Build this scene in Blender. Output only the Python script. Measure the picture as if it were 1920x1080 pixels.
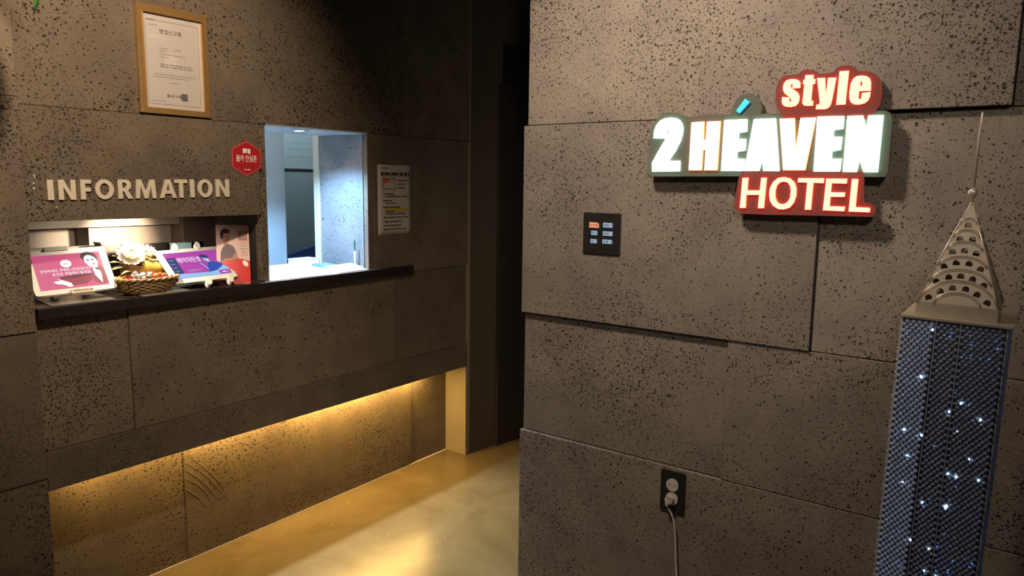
import bpy, bmesh, math, random
from mathutils import Vector, Matrix
from mathutils.geometry import tessellate_polygon

random.seed(7)
for o in list(bpy.data.objects):
    bpy.data.objects.remove(o)
scene = bpy.context.scene
col = scene.collection
rad = math.radians

# ------------------------------------------------------------------ camera
cam_data = bpy.data.cameras.new('camera')
cam_data.sensor_width = 36.0
cam_data.lens = 25.698
cam_data.clip_start = 0.02
cam = bpy.data.objects.new('camera', cam_data)
col.objects.link(cam)
RC = Matrix(((0.807403, -0.094339, 0.582409),
             (0.589851, 0.106874, -0.800409),
             (0.013265, 0.989787, 0.141936)))
cam.matrix_world = Matrix.Translation((0, 0, 1.55)) @ RC.to_4x4()
scene.camera = cam

# ------------------------------------------------------------------ world and light
world = bpy.data.worlds.new('dim_lobby')
world.use_nodes = True
wb = world.node_tree.nodes['Background']
wb.inputs[0].default_value = (1.0, 0.88, 0.74, 1)
wb.inputs[1].default_value = 0.05
scene.world = world
vs = scene.view_settings
vs.view_transform = 'Standard'
vs.look = 'None'
vs.exposure = 0.0
vs.gamma = 1.0
vs.use_curve_mapping = False


def lamp(name, kind, loc, target, energy, color, size=None, blend=0.3, radius=0.04):
    d = bpy.data.lights.new(name, kind)
    d.energy = energy
    d.color = color
    if kind == 'SPOT':
        d.spot_size = rad(size)
        d.spot_blend = blend
        d.shadow_soft_size = radius
    elif kind == 'POINT':
        d.shadow_soft_size = radius
    o = bpy.data.objects.new(name, d)
    col.objects.link(o)
    o.location = loc
    if target is not None:
        o.rotation_euler = (Vector(target) - Vector(loc)).to_track_quat('-Z', 'Y').to_euler()
    return o


WARM = (1.0, 0.77, 0.53)
lamp('ceiling_spot_left', 'SPOT', (-1.45, 0.85, 2.70), (-2.57, 1.18, 1.85), 128, WARM, 77, 0.75, 0.05)
lamp('ceiling_spot_right', 'SPOT', (-1.05, 1.15, 2.70), (-0.98, 2.145, 1.75), 175, (1.0, 0.79, 0.60), 92, 1.0, 0.10)
lamp('lobby_fill_spot', 'SPOT', (0.55, -0.45, 2.70), (-0.80, 2.145, 1.95), 150, (1.0, 0.82, 0.66), 46, 1.0, 0.12)  # added frontal fill behind the camera, softens the shadow under the sign
lamp('floor_fill_spot', 'SPOT', (-1.93, 1.92, 2.70), (-1.93, 1.95, 0.0), 90, (1.0, 0.88, 0.66), 50, 1.0, 0.05)  # added fill that brightens the floor in front of the counter

# ------------------------------------------------------------------ materials
def new_mat(name):
    m = bpy.data.materials.new(name)
    m.use_nodes = True
    nt = m.node_tree
    return m, nt, nt.nodes['Principled BSDF'], nt.nodes, nt.links


def flat(name, color, rough=0.5, metal=0.0, noise=0.0, nscale=40.0, emit=None, estr=0.0, coat=0.0, bump=0.0, trans=0.0, ior=None):
    m, nt, p, N, Lk = new_mat(name)
    p.inputs['Base Color'].default_value = (*color, 1)
    p.inputs['Roughness'].default_value = rough
    p.inputs['Metallic'].default_value = metal
    if coat:
        p.inputs['Coat Weight'].default_value = coat
    if trans:
        p.inputs['Transmission Weight'].default_value = trans
    if ior:
        p.inputs['IOR'].default_value = ior
    if emit:
        p.inputs['Emission Color'].default_value = (*emit, 1)
        p.inputs['Emission Strength'].default_value = estr
    if noise or bump:
        tc = N.new('ShaderNodeTexCoord')
        nz = N.new('ShaderNodeTexNoise')
        nz.inputs['Scale'].default_value = nscale
        nz.inputs['Detail'].default_value = 4
        Lk.new(tc.outputs['Object'], nz.inputs['Vector'])
        if noise:
            mx = N.new('ShaderNodeMixRGB')
            mx.inputs[1].default_value = (*[c * (1 - noise) for c in color], 1)
            mx.inputs[2].default_value = (*[min(1, c * (1 + noise)) for c in color], 1)
            Lk.new(nz.outputs['Fac'], mx.inputs[0])
            Lk.new(mx.outputs[0], p.inputs['Base Color'])
        if bump:
            b = N.new('ShaderNodeBump')
            b.inputs['Strength'].default_value = bump
            b.inputs['Distance'].default_value = 0.003
            Lk.new(nz.outputs['Fac'], b.inputs['Height'])
            Lk.new(b.outputs[0], p.inputs['Normal'])
    return m


def emissive(name, color, strength):
    m, nt, p, N, Lk = new_mat(name)
    p.inputs['Base Color'].default_value = (*[c * 0.12 for c in color], 1)
    p.inputs['Roughness'].default_value = 0.4
    p.inputs['Emission Color'].default_value = (*color, 1)
    p.inputs['Emission Strength'].default_value = strength
    return m


def stone_material(name, base, dens=1.0, ks=1.0):
    """volcanic stone with open pores of two sizes, clustered, each slab its own cut"""
    m, nt, p, N, Lk = new_mat(name)
    geo = N.new('ShaderNodeNewGeometry')
    info = N.new('ShaderNodeObjectInfo')
    mul = N.new('ShaderNodeMath'); mul.operation = 'MULTIPLY'; mul.inputs[1].default_value = 37.0
    Lk.new(info.outputs['Random'], mul.inputs[0])
    add = N.new('ShaderNodeVectorMath'); add.operation = 'ADD'
    Lk.new(geo.outputs['Position'], add.inputs[0])
    Lk.new(mul.outputs[0], add.inputs[1])
    # wobble
    wob = N.new('ShaderNodeTexNoise'); wob.inputs['Scale'].default_value = 55; wob.inputs['Detail'].default_value = 2
    Lk.new(add.outputs[0], wob.inputs['Vector'])
    ws = N.new('ShaderNodeVectorMath'); ws.operation = 'SCALE'; ws.inputs['Scale'].default_value = 0.016
    Lk.new(wob.outputs['Color'], ws.inputs[0])
    pos = N.new('ShaderNodeVectorMath'); pos.operation = 'ADD'
    Lk.new(add.outputs[0], pos.inputs[0]); Lk.new(ws.outputs[0], pos.inputs[1])
    # cluster noise
    clu = N.new('ShaderNodeTexNoise'); clu.inputs['Scale'].default_value = 3.2; clu.inputs['Detail'].default_value = 3
    Lk.new(add.outputs[0], clu.inputs['Vector'])

    def layer(scale, r0, r1, soft, lo=0.55, hi=1.15):
        v = N.new('ShaderNodeTexVoronoi'); v.inputs['Scale'].default_value = scale * ks
        Lk.new(pos.outputs[0], v.inputs['Vector'])
        # every pore has its own radius
        sep = N.new('ShaderNodeSeparateColor'); Lk.new(v.outputs['Color'], sep.inputs[0])
        thr = N.new('ShaderNodeMapRange')
        thr.inputs['From Min'].default_value = 0.34; thr.inputs['From Max'].default_value = 0.66
        thr.inputs['To Min'].default_value = r0; thr.inputs['To Max'].default_value = r1
        Lk.new(clu.outputs['Fac'], thr.inputs['Value'])
        rr = N.new('ShaderNodeMapRange')
        rr.inputs['To Min'].default_value = lo; rr.inputs['To Max'].default_value = hi
        Lk.new(sep.outputs[0], rr.inputs['Value'])
        tm = N.new('ShaderNodeMath'); tm.operation = 'MULTIPLY'
        Lk.new(thr.outputs[0], tm.inputs[0]); Lk.new(rr.outputs[0], tm.inputs[1])
        sub = N.new('ShaderNodeMath'); sub.operation = 'SUBTRACT'
        Lk.new(tm.outputs[0], sub.inputs[0]); Lk.new(v.outputs['Distance'], sub.inputs[1])
        mr = N.new('ShaderNodeMapRange'); mr.interpolation_type = 'SMOOTHSTEP'
        mr.inputs['From Min'].default_value = -soft; mr.inputs['From Max'].default_value = soft
        Lk.new(sub.outputs[0], mr.inputs['Value'])
        return mr.outputs[0]
    big = layer(34, 0.12 * dens, 0.21 * dens, 0.025, -0.6, 1.1)
    mid = layer(78, 0.17 * dens, 0.33 * dens, 0.04, 0.15, 1.25)
    sml = layer(150, 0.16 * dens, 0.36 * dens, 0.06, 0.15, 1.25)
    mx1 = N.new('ShaderNodeMath'); mx1.operation = 'MAXIMUM'; Lk.new(big, mx1.inputs[0]); Lk.new(mid, mx1.inputs[1])
    sm = N.new('ShaderNodeMath'); sm.operation = 'MULTIPLY'; sm.inputs[1].default_value = 0.85; Lk.new(sml, sm.inputs[0])
    mx2 = N.new('ShaderNodeMath'); mx2.operation = 'MAXIMUM'; Lk.new(mx1.outputs[0], mx2.inputs[0]); Lk.new(sm.outputs[0], mx2.inputs[1])
    pore = mx2.outputs[0]
    # body colour
    tone = N.new('ShaderNodeTexNoise'); tone.inputs['Scale'].default_value = 5.5; tone.inputs['Detail'].default_value = 5
    tone.inputs['Roughness'].default_value = 0.6
    Lk.new(add.outputs[0], tone.inputs['Vector'])
    ramp = N.new('ShaderNodeValToRGB')
    e = ramp.color_ramp.elements
    e[0].position = 0.3; e[0].color = (base[0] * 0.80, base[1] * 0.77, base[2] * 0.80, 1)
    e[1].position = 0.72; e[1].color = (base[0] * 1.18, base[1] * 1.18, base[2] * 1.12, 1)
    Lk.new(tone.outputs['Fac'], ramp.inputs[0])
    var = N.new('ShaderNodeMapRange'); var.inputs['To Min'].default_value = 0.86; var.inputs['To Max'].default_value = 1.12
    Lk.new(info.outputs['Random'], var.inputs['Value'])
    vm = N.new('ShaderNodeVectorMath'); vm.operation = 'SCALE'
    Lk.new(ramp.outputs[0], vm.inputs[0]); Lk.new(var.outputs[0], vm.inputs['Scale'])
    mixc = N.new('ShaderNodeMixRGB')
    mixc.inputs[2].default_value = (0.012, 0.009, 0.007, 1)  # shade inside the pores put into the colour, as bump casts none
    pf = N.new('ShaderNodeMath'); pf.operation = 'MULTIPLY'; pf.inputs[1].default_value = 0.95
    Lk.new(pore, pf.inputs[0])
    Lk.new(pf.outputs[0], mixc.inputs[0]); Lk.new(vm.outputs[0], mixc.inputs[1])
    Lk.new(mixc.outputs[0], p.inputs['Base Color'])
    p.inputs['Roughness'].default_value = 0.78
    p.inputs['Specular IOR Level'].default_value = 0.3
    # relief
    fine = N.new('ShaderNodeTexNoise'); fine.inputs['Scale'].default_value = 160; fine.inputs['Detail'].default_value = 3
    Lk.new(add.outputs[0], fine.inputs['Vector'])
    fm = N.new('ShaderNodeMath'); fm.operation = 'MULTIPLY'; fm.inputs[1].default_value = 0.18
    Lk.new(fine.outputs['Fac'], fm.inputs[0])
    h = N.new('ShaderNodeMath'); h.operation = 'SUBTRACT'
    Lk.new(fm.outputs[0], h.inputs[0]); Lk.new(pore, h.inputs[1])
    bp = N.new('ShaderNodeBump'); bp.inputs['Strength'].default_value = 0.75; bp.inputs['Distance'].default_value = 0.004
    Lk.new(h.outputs[0], bp.inputs['Height'])
    Lk.new(bp.outputs[0], p.inputs['Normal'])
    return m


def floor_material():
    m, nt, p, N, Lk = new_mat('polished_resin_concrete')
    geo = N.new('ShaderNodeNewGeometry')
    a = N.new('ShaderNodeTexNoise'); a.inputs['Scale'].default_value = 2.2; a.inputs['Detail'].default_value = 6; a.inputs['Roughness'].default_value = 0.6
    a.inputs['Distortion'].default_value = 0.8
    b = N.new('ShaderNodeTexNoise'); b.inputs['Scale'].default_value = 60; b.inputs['Detail'].default_value = 3
    for n in (a, b):
        Lk.new(geo.outputs['Position'], n.inputs['Vector'])
    r = N.new('ShaderNodeValToRGB')
    e = r.color_ramp.elements
    e[0].position = 0.3; e[0].color = (0.105, 0.074, 0.030, 1)
    e[1].position = 0.7; e[1].color = (0.175, 0.134, 0.066, 1)
    Lk.new(a.outputs['Fac'], r.inputs[0])
    # scattered specks
    v = N.new('ShaderNodeTexVoronoi'); v.inputs['Scale'].default_value = 14
    Lk.new(geo.outputs['Position'], v.inputs['Vector'])
    lt = N.new('ShaderNodeMath'); lt.operation = 'LESS_THAN'; lt.inputs[1].default_value = 0.035
    Lk.new(v.outputs['Distance'], lt.inputs[0])
    mx = N.new('ShaderNodeMixRGB'); mx.inputs[2].default_value = (0.55, 0.45, 0.28, 1)
    Lk.new(lt.outputs[0], mx.inputs[0]); Lk.new(r.outputs[0], mx.inputs[1])
    Lk.new(mx.outputs[0], p.inputs['Base Color'])
    rr = N.new('ShaderNodeMapRange'); rr.inputs['To Min'].default_value = 0.16; rr.inputs['To Max'].default_value = 0.34
    Lk.new(a.outputs['Fac'], rr.inputs['Value']); Lk.new(rr.outputs[0], p.inputs['Roughness'])
    bp = N.new('ShaderNodeBump'); bp.inputs['Strength'].default_value = 0.08; bp.inputs['Distance'].default_value = 0.002
    Lk.new(b.outputs['Fac'], bp.inputs['Height']); Lk.new(bp.outputs[0], p.inputs['Normal'])
    return m


STONE = stone_material('porous_basalt', (0.160, 0.125, 0.094))
STONE_R = stone_material('porous_basalt_pale', (0.168, 0.147, 0.127), 0.97, 1.28)
STONE_FINE = stone_material('fine_basalt', (0.145, 0.115, 0.088), 0.86)
STONE_JAMB = stone_material('grey_basalt_jamb', (0.20, 0.205, 0.215), 0.72)
FLOOR = floor_material()
BACKING = flat('dark_backing', (0.03, 0.026, 0.022), 0.9, noise=0.2)
CREAM_PLASTER = flat('cream_plaster', (0.25, 0.205, 0.13), 0.7, noise=0.12, nscale=14, bump=0.2)
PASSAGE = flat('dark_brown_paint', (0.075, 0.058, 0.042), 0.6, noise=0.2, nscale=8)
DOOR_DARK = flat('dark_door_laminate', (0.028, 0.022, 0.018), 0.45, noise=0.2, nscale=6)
BLACK_SHELF = flat('black_lacquered_board', (0.022, 0.017, 0.018), 0.30, noise=0.25, nscale=30)
BROWN_WOOD = flat('dark_brown_board', (0.06, 0.042, 0.033), 0.5, noise=0.25, nscale=12)
BEIGE = flat('beige_paint', (0.17, 0.135, 0.11), 0.6, noise=0.08, nscale=10)
WHITE_PLASTIC = flat('white_plastic', (0.78, 0.76, 0.72), 0.35)
WHITE_LAM = flat('white_laminate', (0.80, 0.82, 0.82), 0.4)
WHITE_PAINT = flat('white_paint', (0.70, 0.74, 0.75), 0.6)
GREY_PAINT = flat('grey_green_paint', (0.21, 0.255, 0.265), 0.7, noise=0.06, nscale=5)
TRIM_CREAM = flat('cream_timber_trim', (0.55, 0.49, 0.40), 0.5, noise=0.15, nscale=20)
ALU = flat('brushed_aluminium', (0.62, 0.63, 0.64), 0.32, 1.0)
STEEL = flat('bent_steel', (0.58, 0.51, 0.41), 0.28, 0.45, noise=0.1, nscale=25)
BLACK_PLATE = flat('black_plastic', (0.012, 0.011, 0.011), 0.35)
INK = flat('black_ink', (0.03, 0.028, 0.03), 0.6)
GREY_INK = flat('grey_ink', (0.22, 0.20, 0.19), 0.7)
PAPER = flat('white_paper', (0.47, 0.425, 0.40), 0.75, noise=0.04)
GOLD = flat('brass_frame', (0.36, 0.215, 0.075), 0.38, 0.55, noise=0.12, nscale=20)
GOLD_LIP = flat('polished_brass', (0.75, 0.52, 0.25), 0.22, 0.9)
LETTER = flat('pale_bronze_letter', (0.66, 0.60, 0.48), 0.5)
RED = flat('red_print', (0.42, 0.018, 0.025), 0.45)
WHITE_PRINT = flat('white_print', (0.85, 0.80, 0.74), 0.6)

# ------------------------------------------------------------------ helpers
def link(name, me, mats, parent=None):
    o = bpy.data.objects.new(name, me)
    col.objects.link(o)
    if not isinstance(mats, (list, tuple)):
        mats = [mats]
    if len(me.materials) == 0:
        for m in mats:
            me.materials.append(m)
    if parent is not None:
        o.parent = parent
    return o


def mesh(name, verts, faces, mats, parent=None, smooth=False, midx=None):
    me = bpy.data.meshes.new(name)
    me.from_pydata([tuple(v) for v in verts], [], faces)
    if midx:
        for p_, i in zip(me.polygons, midx):
            p_.material_index = i
    if smooth:
        for p_ in me.polygons:
            p_.use_smooth = True
    me.update()
    return link(name, me, mats, parent)


def from_bm(name, bm, mats, parent=None, smooth=False):
    me = bpy.data.meshes.new(name)
    bmesh.ops.recalc_face_normals(bm, faces=bm.faces[:])
    if smooth:
        for f in bm.faces:
            f.smooth = True
    bm.to_mesh(me)
    bm.free()
    return link(name, me, mats, parent)


def bm_box(bm, b, bevel=0.0):
    x0, x1, y0, y1, z0, z1 = b
    vs_ = [bm.verts.new(c) for c in ((x0, y0, z0), (x1, y0, z0), (x1, y1, z0), (x0, y1, z0),
                                     (x0, y0, z1), (x1, y0, z1), (x1, y1, z1), (x0, y1, z1))]
    fs = [bm.faces.new([vs_[i] for i in f]) for f in ((0, 3, 2, 1), (4, 5, 6, 7), (0, 1, 5, 4), (1, 2, 6, 5), (2, 3, 7, 6), (3, 0, 4, 7))]
    if bevel:
        es = list({e for f in fs for e in f.edges})
        bmesh.ops.bevel(bm, geom=es, offset=bevel, segments=2, affect='EDGES', profile=0.6)


def box(name, b, mat, parent=None, bevel=0.0):
    bm = bmesh.new()
    bm_box(bm, b, bevel)
    return from_bm(name, bm, mat, parent)


def boxes(name, bs, mat, parent=None, bevel=0.0):
    bm = bmesh.new()
    for b in bs:
        bm_box(bm, b, bevel)
    return from_bm(name, bm, mat, parent)


def rounded(w, h, r, n=5, cx=0, cy=0):
    pts = []
    for (sx, sy, a0) in ((1, -1, -90), (1, 1, 0), (-1, 1, 90), (-1, -1, 180)):
        for i in range(n + 1):
            a = rad(a0 + 90 * i / n)
            pts.append((cx + sx * (w / 2 - r) + r * math.cos(a), cy + sy * (h / 2 - r) + r * math.sin(a)))
    return pts


def area2(pts):
    return sum(a[0] * b[1] - b[0] * a[1] for a, b in zip(pts, pts[1:] + pts[:1]))


def prism(name, outer, z0, z1, mats, parent=None, holes=(), side_idx=0):
    """polygon (with holes) in the local XY plane, extruded from z0 to z1"""
    loops = [list(outer) if area2(list(outer)) > 0 else list(outer)[::-1]]
    for h in holes:
        h = list(h)
        loops.append(h if area2(h) < 0 else h[::-1])
    pts = [p for l in loops for p in l]
    n = len(pts)
    tris = tessellate_polygon([[Vector((x, y, 0)) for x, y in l] for l in loops])
    verts = [(x, y, z1) for x, y in pts] + [(x, y, z0) for x, y in pts]
    faces, idx = [], []
    for t in tris:
        a, b, c = (pts[i] for i in t)
        t = list(t)
        if (b[0] - a[0]) * (c[1] - a[1]) - (b[1] - a[1]) * (c[0] - a[0]) < 0:
            t = t[::-1]
        faces.append(tuple(t)); idx.append(0)
        faces.append(tuple(i + n for i in t[::-1])); idx.append(0)
    k = 0
    for l in loops:
        m_ = len(l)
        for i in range(m_):
            a, b = k + i, k + (i + 1) % m_
            faces.append((a, a + n, b + n, b)); idx.append(side_idx)
        k += m_
    return mesh(name, verts, faces, mats, parent, midx=idx)


def tube_bm(bm, pts, r, seg=8, closed=False):
    pts = [Vector(p) for p in pts]
    n = len(pts)
    rings = []
    up = Vector((0, 0, 1))
    prev = None
    for i in range(n):
        if closed:
            t = pts[(i + 1) % n] - pts[i - 1]
        else:
            t = pts[min(i + 1, n - 1)] - pts[max(i - 1, 0)]
        t.normalize()
        if prev is None:
            u = t.cross(up)
            if u.length < 1e-4:
                u = t.cross(Vector((1, 0, 0)))
            u.normalize()
        else:
            u = prev - t * prev.dot(t)
            u.normalize()
        prev = u
        v = t.cross(u)
        rr = r[i] if isinstance(r, (list, tuple)) else r
        rings.append([bm.verts.new(pts[i] + (u * math.cos(2 * math.pi * k / seg) + v * math.sin(2 * math.pi * k / seg)) * rr) for k in range(seg)])
    for i in range(n if closed else n - 1):
        A, B = rings[i], rings[(i + 1) % n]
        for k in range(seg):
            bm.faces.new((A[k], A[(k + 1) % seg], B[(k + 1) % seg], B[k]))
    if not closed:
        bm.faces.new(rings[0][::-1]); bm.faces.new(rings[-1])


def tube(name, pts, r, mat, parent=None, seg=8, closed=False):
    bm = bmesh.new()
    tube_bm(bm, pts, r, seg, closed)
    return from_bm(name, bm, mat, parent, smooth=True)


def lathe(name, prof, mat, parent=None, seg=24, sx=1.0, sy=1.0, loc=(0, 0, 0)):
    verts, faces = [], []
    for r, z in prof:
        for k in range(seg):
            a = 2 * math.pi * k / seg
            verts.append((loc[0] + r * sx * math.cos(a), loc[1] + r * sy * math.sin(a), loc[2] + z))
    for i in range(len(prof) - 1):
        for k in range(seg):
            faces.append((i * seg + k, i * seg + (k + 1) % seg, (i + 1) * seg + (k + 1) % seg, (i + 1) * seg + k))
    faces.append(tuple(range(seg))[::-1])
    faces.append(tuple((len(prof) - 1) * seg + k for k in range(seg)))
    return mesh(name, verts, faces, mat, parent, smooth=True)


def text(name, s, bbox, mat, parent=None, depth=0.0004, z=0.0, bold=0.0, shear=0.0):
    """lettering fitted to the box (x0, x1, y0, y1) of the parent's local plane"""
    cu = bpy.data.curves.new(name, 'FONT')
    cu.body = s
    cu.size = 1.0
    cu.offset = bold
    cu.shear = shear
    cu.resolution_u = 4
    cu.extrude = 0.0
    tmp = bpy.data.objects.new(name, cu)
    col.objects.link(tmp)
    bpy.context.view_layer.update()
    dg = bpy.context.evaluated_depsgraph_get()
    me = bpy.data.meshes.new_from_object(tmp.evaluated_get(dg))
    bpy.data.objects.remove(tmp)
    xs = [v.co.x for v in me.vertices] or [0, 1]
    ys = [v.co.y for v in me.vertices] or [0, 1]
    x0, x1, y0, y1 = bbox
    sx = (x1 - x0) / max(1e-6, max(xs) - min(xs))
    sy = (y1 - y0) / max(1e-6, max(ys) - min(ys))
    mx, my = min(xs), min(ys)
    bm = bmesh.new()
    bm.from_mesh(me)
    bpy.data.meshes.remove(me)
    bmesh.ops.remove_doubles(bm, verts=bm.verts[:], dist=1e-5)
    for v in bm.verts:
        v.co = Vector((x0 + (v.co.x - mx) * sx, y0 + (v.co.y - my) * sy, z + depth))
    for f in bm.faces:
        f.normal_update()
        if f.normal.z < 0:
            f.normal_flip()
    if depth > 0.001:
        r = bmesh.ops.extrude_face_region(bm, geom=bm.faces[:])
        for g in r['geom']:
            if isinstance(g, bmesh.types.BMVert):
                g.co.z = z
        bmesh.ops.recalc_face_normals(bm, faces=bm.faces[:])
    for f in bm.faces:
        f.smooth = False
    me2 = bpy.data.meshes.new(name)
    bm.to_mesh(me2)
    bm.free()
    return link(name, me2, mat, parent)


def dashes(name, rows, mat, parent, z, seed=1):
    """lines of print too small to read: short word-long marks (x0, x1, y, h)"""
    rn = random.Random(seed)
    v, f = [], []
    for (x0, x1, y, h) in rows:
        x = x0
        while x < x1 - 0.0005:
            w = min(x1 - x, h * rn.uniform(0.8, 3.6))
            k = len(v)
            hh = h * rn.uniform(0.7, 1.0)
            v += [(x, y - hh / 2, z), (x + w, y - hh / 2, z), (x + w, y + hh / 2, z), (x, y + hh / 2, z)]
            f.append((k, k + 1, k + 2, k + 3))
            x += w + h * rn.uniform(0.35, 0.9)
    o = mesh(name, v, f, mat, parent)
    o['kind'] = 'stuff'
    return o


def decal(name, pts, z, mat, parent, th=0.0002):
    return prism(name, pts, z, z + th, mat, parent)


def rect(x0, x1, y0, y1):
    return [(x0, y0), (x1, y0), (x1, y1), (x0, y1)]


def ell(cx, cy, rx, ry, n=20, rot=0.0):
    c, s = math.cos(rot), math.sin(rot)
    return [(cx + rx * math.cos(a) * c - ry * math.sin(a) * s, cy + rx * math.cos(a) * s + ry * math.sin(a) * c)
            for a in (2 * math.pi * i / n for i in range(n))]


def tag(o, label, cat, group=None):
    o['label'] = label
    o['category'] = cat
    if group:
        o['group'] = group
    return o


def thing(name, label, cat, loc=(0, 0, 0), rot=(0, 0, 0), group=None):
    o = bpy.data.objects.new(name, None)
    o.empty_display_size = 0.05
    col.objects.link(o)
    o.location = loc
    o.rotation_euler = rot
    return tag(o, label, cat, group)


def struct(o, label=None):
    o['kind'] = 'structure'
    if label:
        o['label'] = label
    return o


ON_LEFT = (rad(90), 0, rad(90))     # local x = +Y, y = +Z, z = +X : things fixed to the left wall
ON_RIGHT = (rad(90), 0, 0)          # local x = +X, y = +Z, z = -Y : things fixed to the right wall
XL = -2.57
YR = 2.145

# ------------------------------------------------------------------ the setting
floor = struct(box('floor', (-6, 3.5, -3, 8, -0.1, 0.0), FLOOR), 'polished yellow-brown resin concrete floor')
ceiling = struct(box('ceiling', (-6, 3.5, -3, 8, 2.75, 2.85), flat('dark_ceiling_paint', (0.10, 0.085, 0.07), 0.8, noise=0.1, nscale=4)),
                 'dark painted ceiling above the lobby')

wall_left = struct(boxes('wall_left', [
    (-2.90, -2.604, -1.6, 3.095, 1.775, 2.75),
    (-2.83, -2.604, -1.6, 1.832, 1.412, 1.775),
    (-2.83, -2.604, 1.795, 1.832, 1.10, 1.412),
    (-2.90, -2.604, 2.405, 3.095, 1.10, 1.775),
    (-2.90, -2.604, -1.6, 3.095, 0.659, 1.096),
    (-2.90, -2.604, -1.6, 0.950, 0.0, 1.412),
    (-2.90, -2.748, 0.950, 3.095, 0.0, 0.659)], BACKING),
    'dark porous stone wall with the reception opening and service window')


def left_panel(y0, y1, z0, z1, off=0.0, mat=None, th=0.03, x=XL):
    g = 0.0008
    return box('stone_panel', (x - th, x + off, y0 + g, y1 - g, z0 + g, z1 - g), mat or STONE, wall_left, 0.0022)


left_panel(0.955, 2.621, 1.770, 2.75, 0.0)
left_panel(2.621, 3.112, 1.770, 2.75, 0.009, STONE_FINE)
left_panel(0.955, 1.797, 1.410, 1.770, 0.006)
left_panel(1.797, 1.834, 1.138, 1.770, -0.004)
left_panel(2.380, 2.416, 1.099, 1.770, -0.003, STONE_FINE)
left_panel(2.416, 3.112, 1.099, 1.770, 0.001, STONE_FINE)
left_panel(0.955, 1.248, 0.657, 1.099, -0.004)
left_panel(1.248, 2.541, 0.657, 1.099, 0.0, STONE_FINE)
left_panel(2.541, 3.112, 0.657, 1.099, -0.002, STONE_FINE)
left_panel(0.955, 3.112, 0.523, 0.657, 0.001, STONE_FINE)
# pier at the left edge, full height
left_panel(-1.6, 0.955, 1.791, 2.75, 0.006)
left_panel(-1.6, 0.955, 1.062, 1.791, 0.010)
left_panel(-1.6, 0.955, 0.572, 1.062, 0.006, STONE_FINE)
left_panel(-1.6, 0.955, 0.0, 0.572, 0.002)
# recess under the counter
XB = -2.715
left_panel(0.957, 1.498, 0.0, 0.655, 0.0, None, 0.03, XB)
rec = left_panel(1.498, 2.807, 0.0, 0.655, 0.003, None, 0.03, XB)
left_panel(2.807, 3.098, 0.0, 0.655, -0.006, STONE_FINE, 0.02, XB)
SAW = flat('pale_saw_mark', (0.20, 0.158, 0.118), 0.8)
for arc in ([(1.502, 0.455), (1.548, 0.415), (1.592, 0.366), (1.635, 0.310), (1.67, 0.251), (1.689, 0.187)],
            [(1.503, 0.418), (1.560, 0.370), (1.606, 0.318), (1.645, 0.26), (1.690, 0.190)],
            [(1.503, 0.385), (1.550, 0.345), (1.595, 0.290), (1.640, 0.215)],
            [(1.503, 0.352), (1.550, 0.312), (1.587, 0.268), (1.620, 0.200)],
            [(1.503, 0.305), (1.552, 0.255), (1.590, 0.200)]):
    pts = []
    for i in range(len(arc) - 1):
        for k in range(4):
            t = k / 4
            pts.append((XB + 0.0032, arc[i][0] * (1 - t) + arc[i + 1][0] * t, arc[i][1] * (1 - t) + arc[i + 1][1] * t))
    pts.append((XB + 0.0032, *arc[-1]))
    n_ = len(pts)
    tube('saw_mark', pts, [0.0004 + 0.0006 * math.sin(math.pi * min(1, (i + 3) / (n_ + 3))) for i in range(n_)], SAW, wall_left, 6)

# window reveal in stone, steel soffit, timber trim
box('stone_jamb', (-2.908, -2.603, 2.379, 2.404, 1.130, 1.769), STONE_JAMB, wall_left, 0.002)
box('stone_jamb', (-2.83, -2.603, 1.796, 1.833, 1.130, 1.409), STONE_FINE, wall_left, 0.002)
sof = box('window_soffit', (-2.905, -2.566, 1.836, 2.378, 1.766, 1.772), flat('painted_steel_plate', (0.50, 0.56, 0.62), 0.4, 0.4), wall_left, 0.001)
box('timber_trim', (-2.952, -2.909, 2.374, 2.42, 1.10, 1.80), TRIM_CREAM, wall_left, 0.002)

pier = struct(box('trim_1', (-2.752, -2.571, 3.100, 3.135, 0.0, 2.75), CREAM_PLASTER, None, 0.002), 'narrow plaster pier closing the right end of the counter wall')
struct(box('baseboard_left', (XB - 0.006, XB + 0.006, 0.957, 3.099, 0.0, 0.005), flat('pale_sealant_line', (0.45, 0.40, 0.33), 0.4)),
       'thin pale sealant line between the recess and the floor')

wall_right = struct(boxes('wall_right', [(-1.495, 1.8, YR + 0.034, YR + 0.30, 0.0, 2.75)], BACKING),
                    'porous stone wall carrying the lit hotel sign')


def right_panel(x0, x1, z0, z1, off=0.0, mat=None):
    g = 0.0012
    return box('stone_panel', (x0 + g, x1 - g, YR - off, YR + 0.034, z0 + g, z1 - g), mat or STONE_R, wall_right, 0.0024)


right_panel(-1.502, -0.868, 1.751, 2.75, -0.001)
right_panel(-0.868, -0.092, 1.748, 2.75, 0.026)
right_panel(-0.092, 0.60, 1.748, 2.75, -0.012)
right_panel(0.60, 1.80, 1.748, 2.75, 0.0)
right_panel(-1.510, -0.510, 1.088, 1.750, 0.012)
right_panel(-0.510, 0.45, 1.088, 1.747, 0.0)
right_panel(0.45, 1.80, 1.088, 1.747, 0.004)
right_panel(-1.505, -0.747, 0.646, 1.088, -0.006)
right_panel(-0.747, 0.25, 0.646, 1.088, 0.006)
right_panel(0.25, 1.80, 0.646, 1.088, 0.0)
right_panel(-1.513, 0.10, 0.0, 0.646, 0.006)
right_panel(0.10, 1.80, 0.0, 0.646, 0.002)

# dark passage between the two walls
PD = Vector((0.150, 0.9887, 0)).normalized()
PN = Vector((PD.y, -PD.x, 0))
PO = Vector((-2.571, 3.135, 0))


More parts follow.
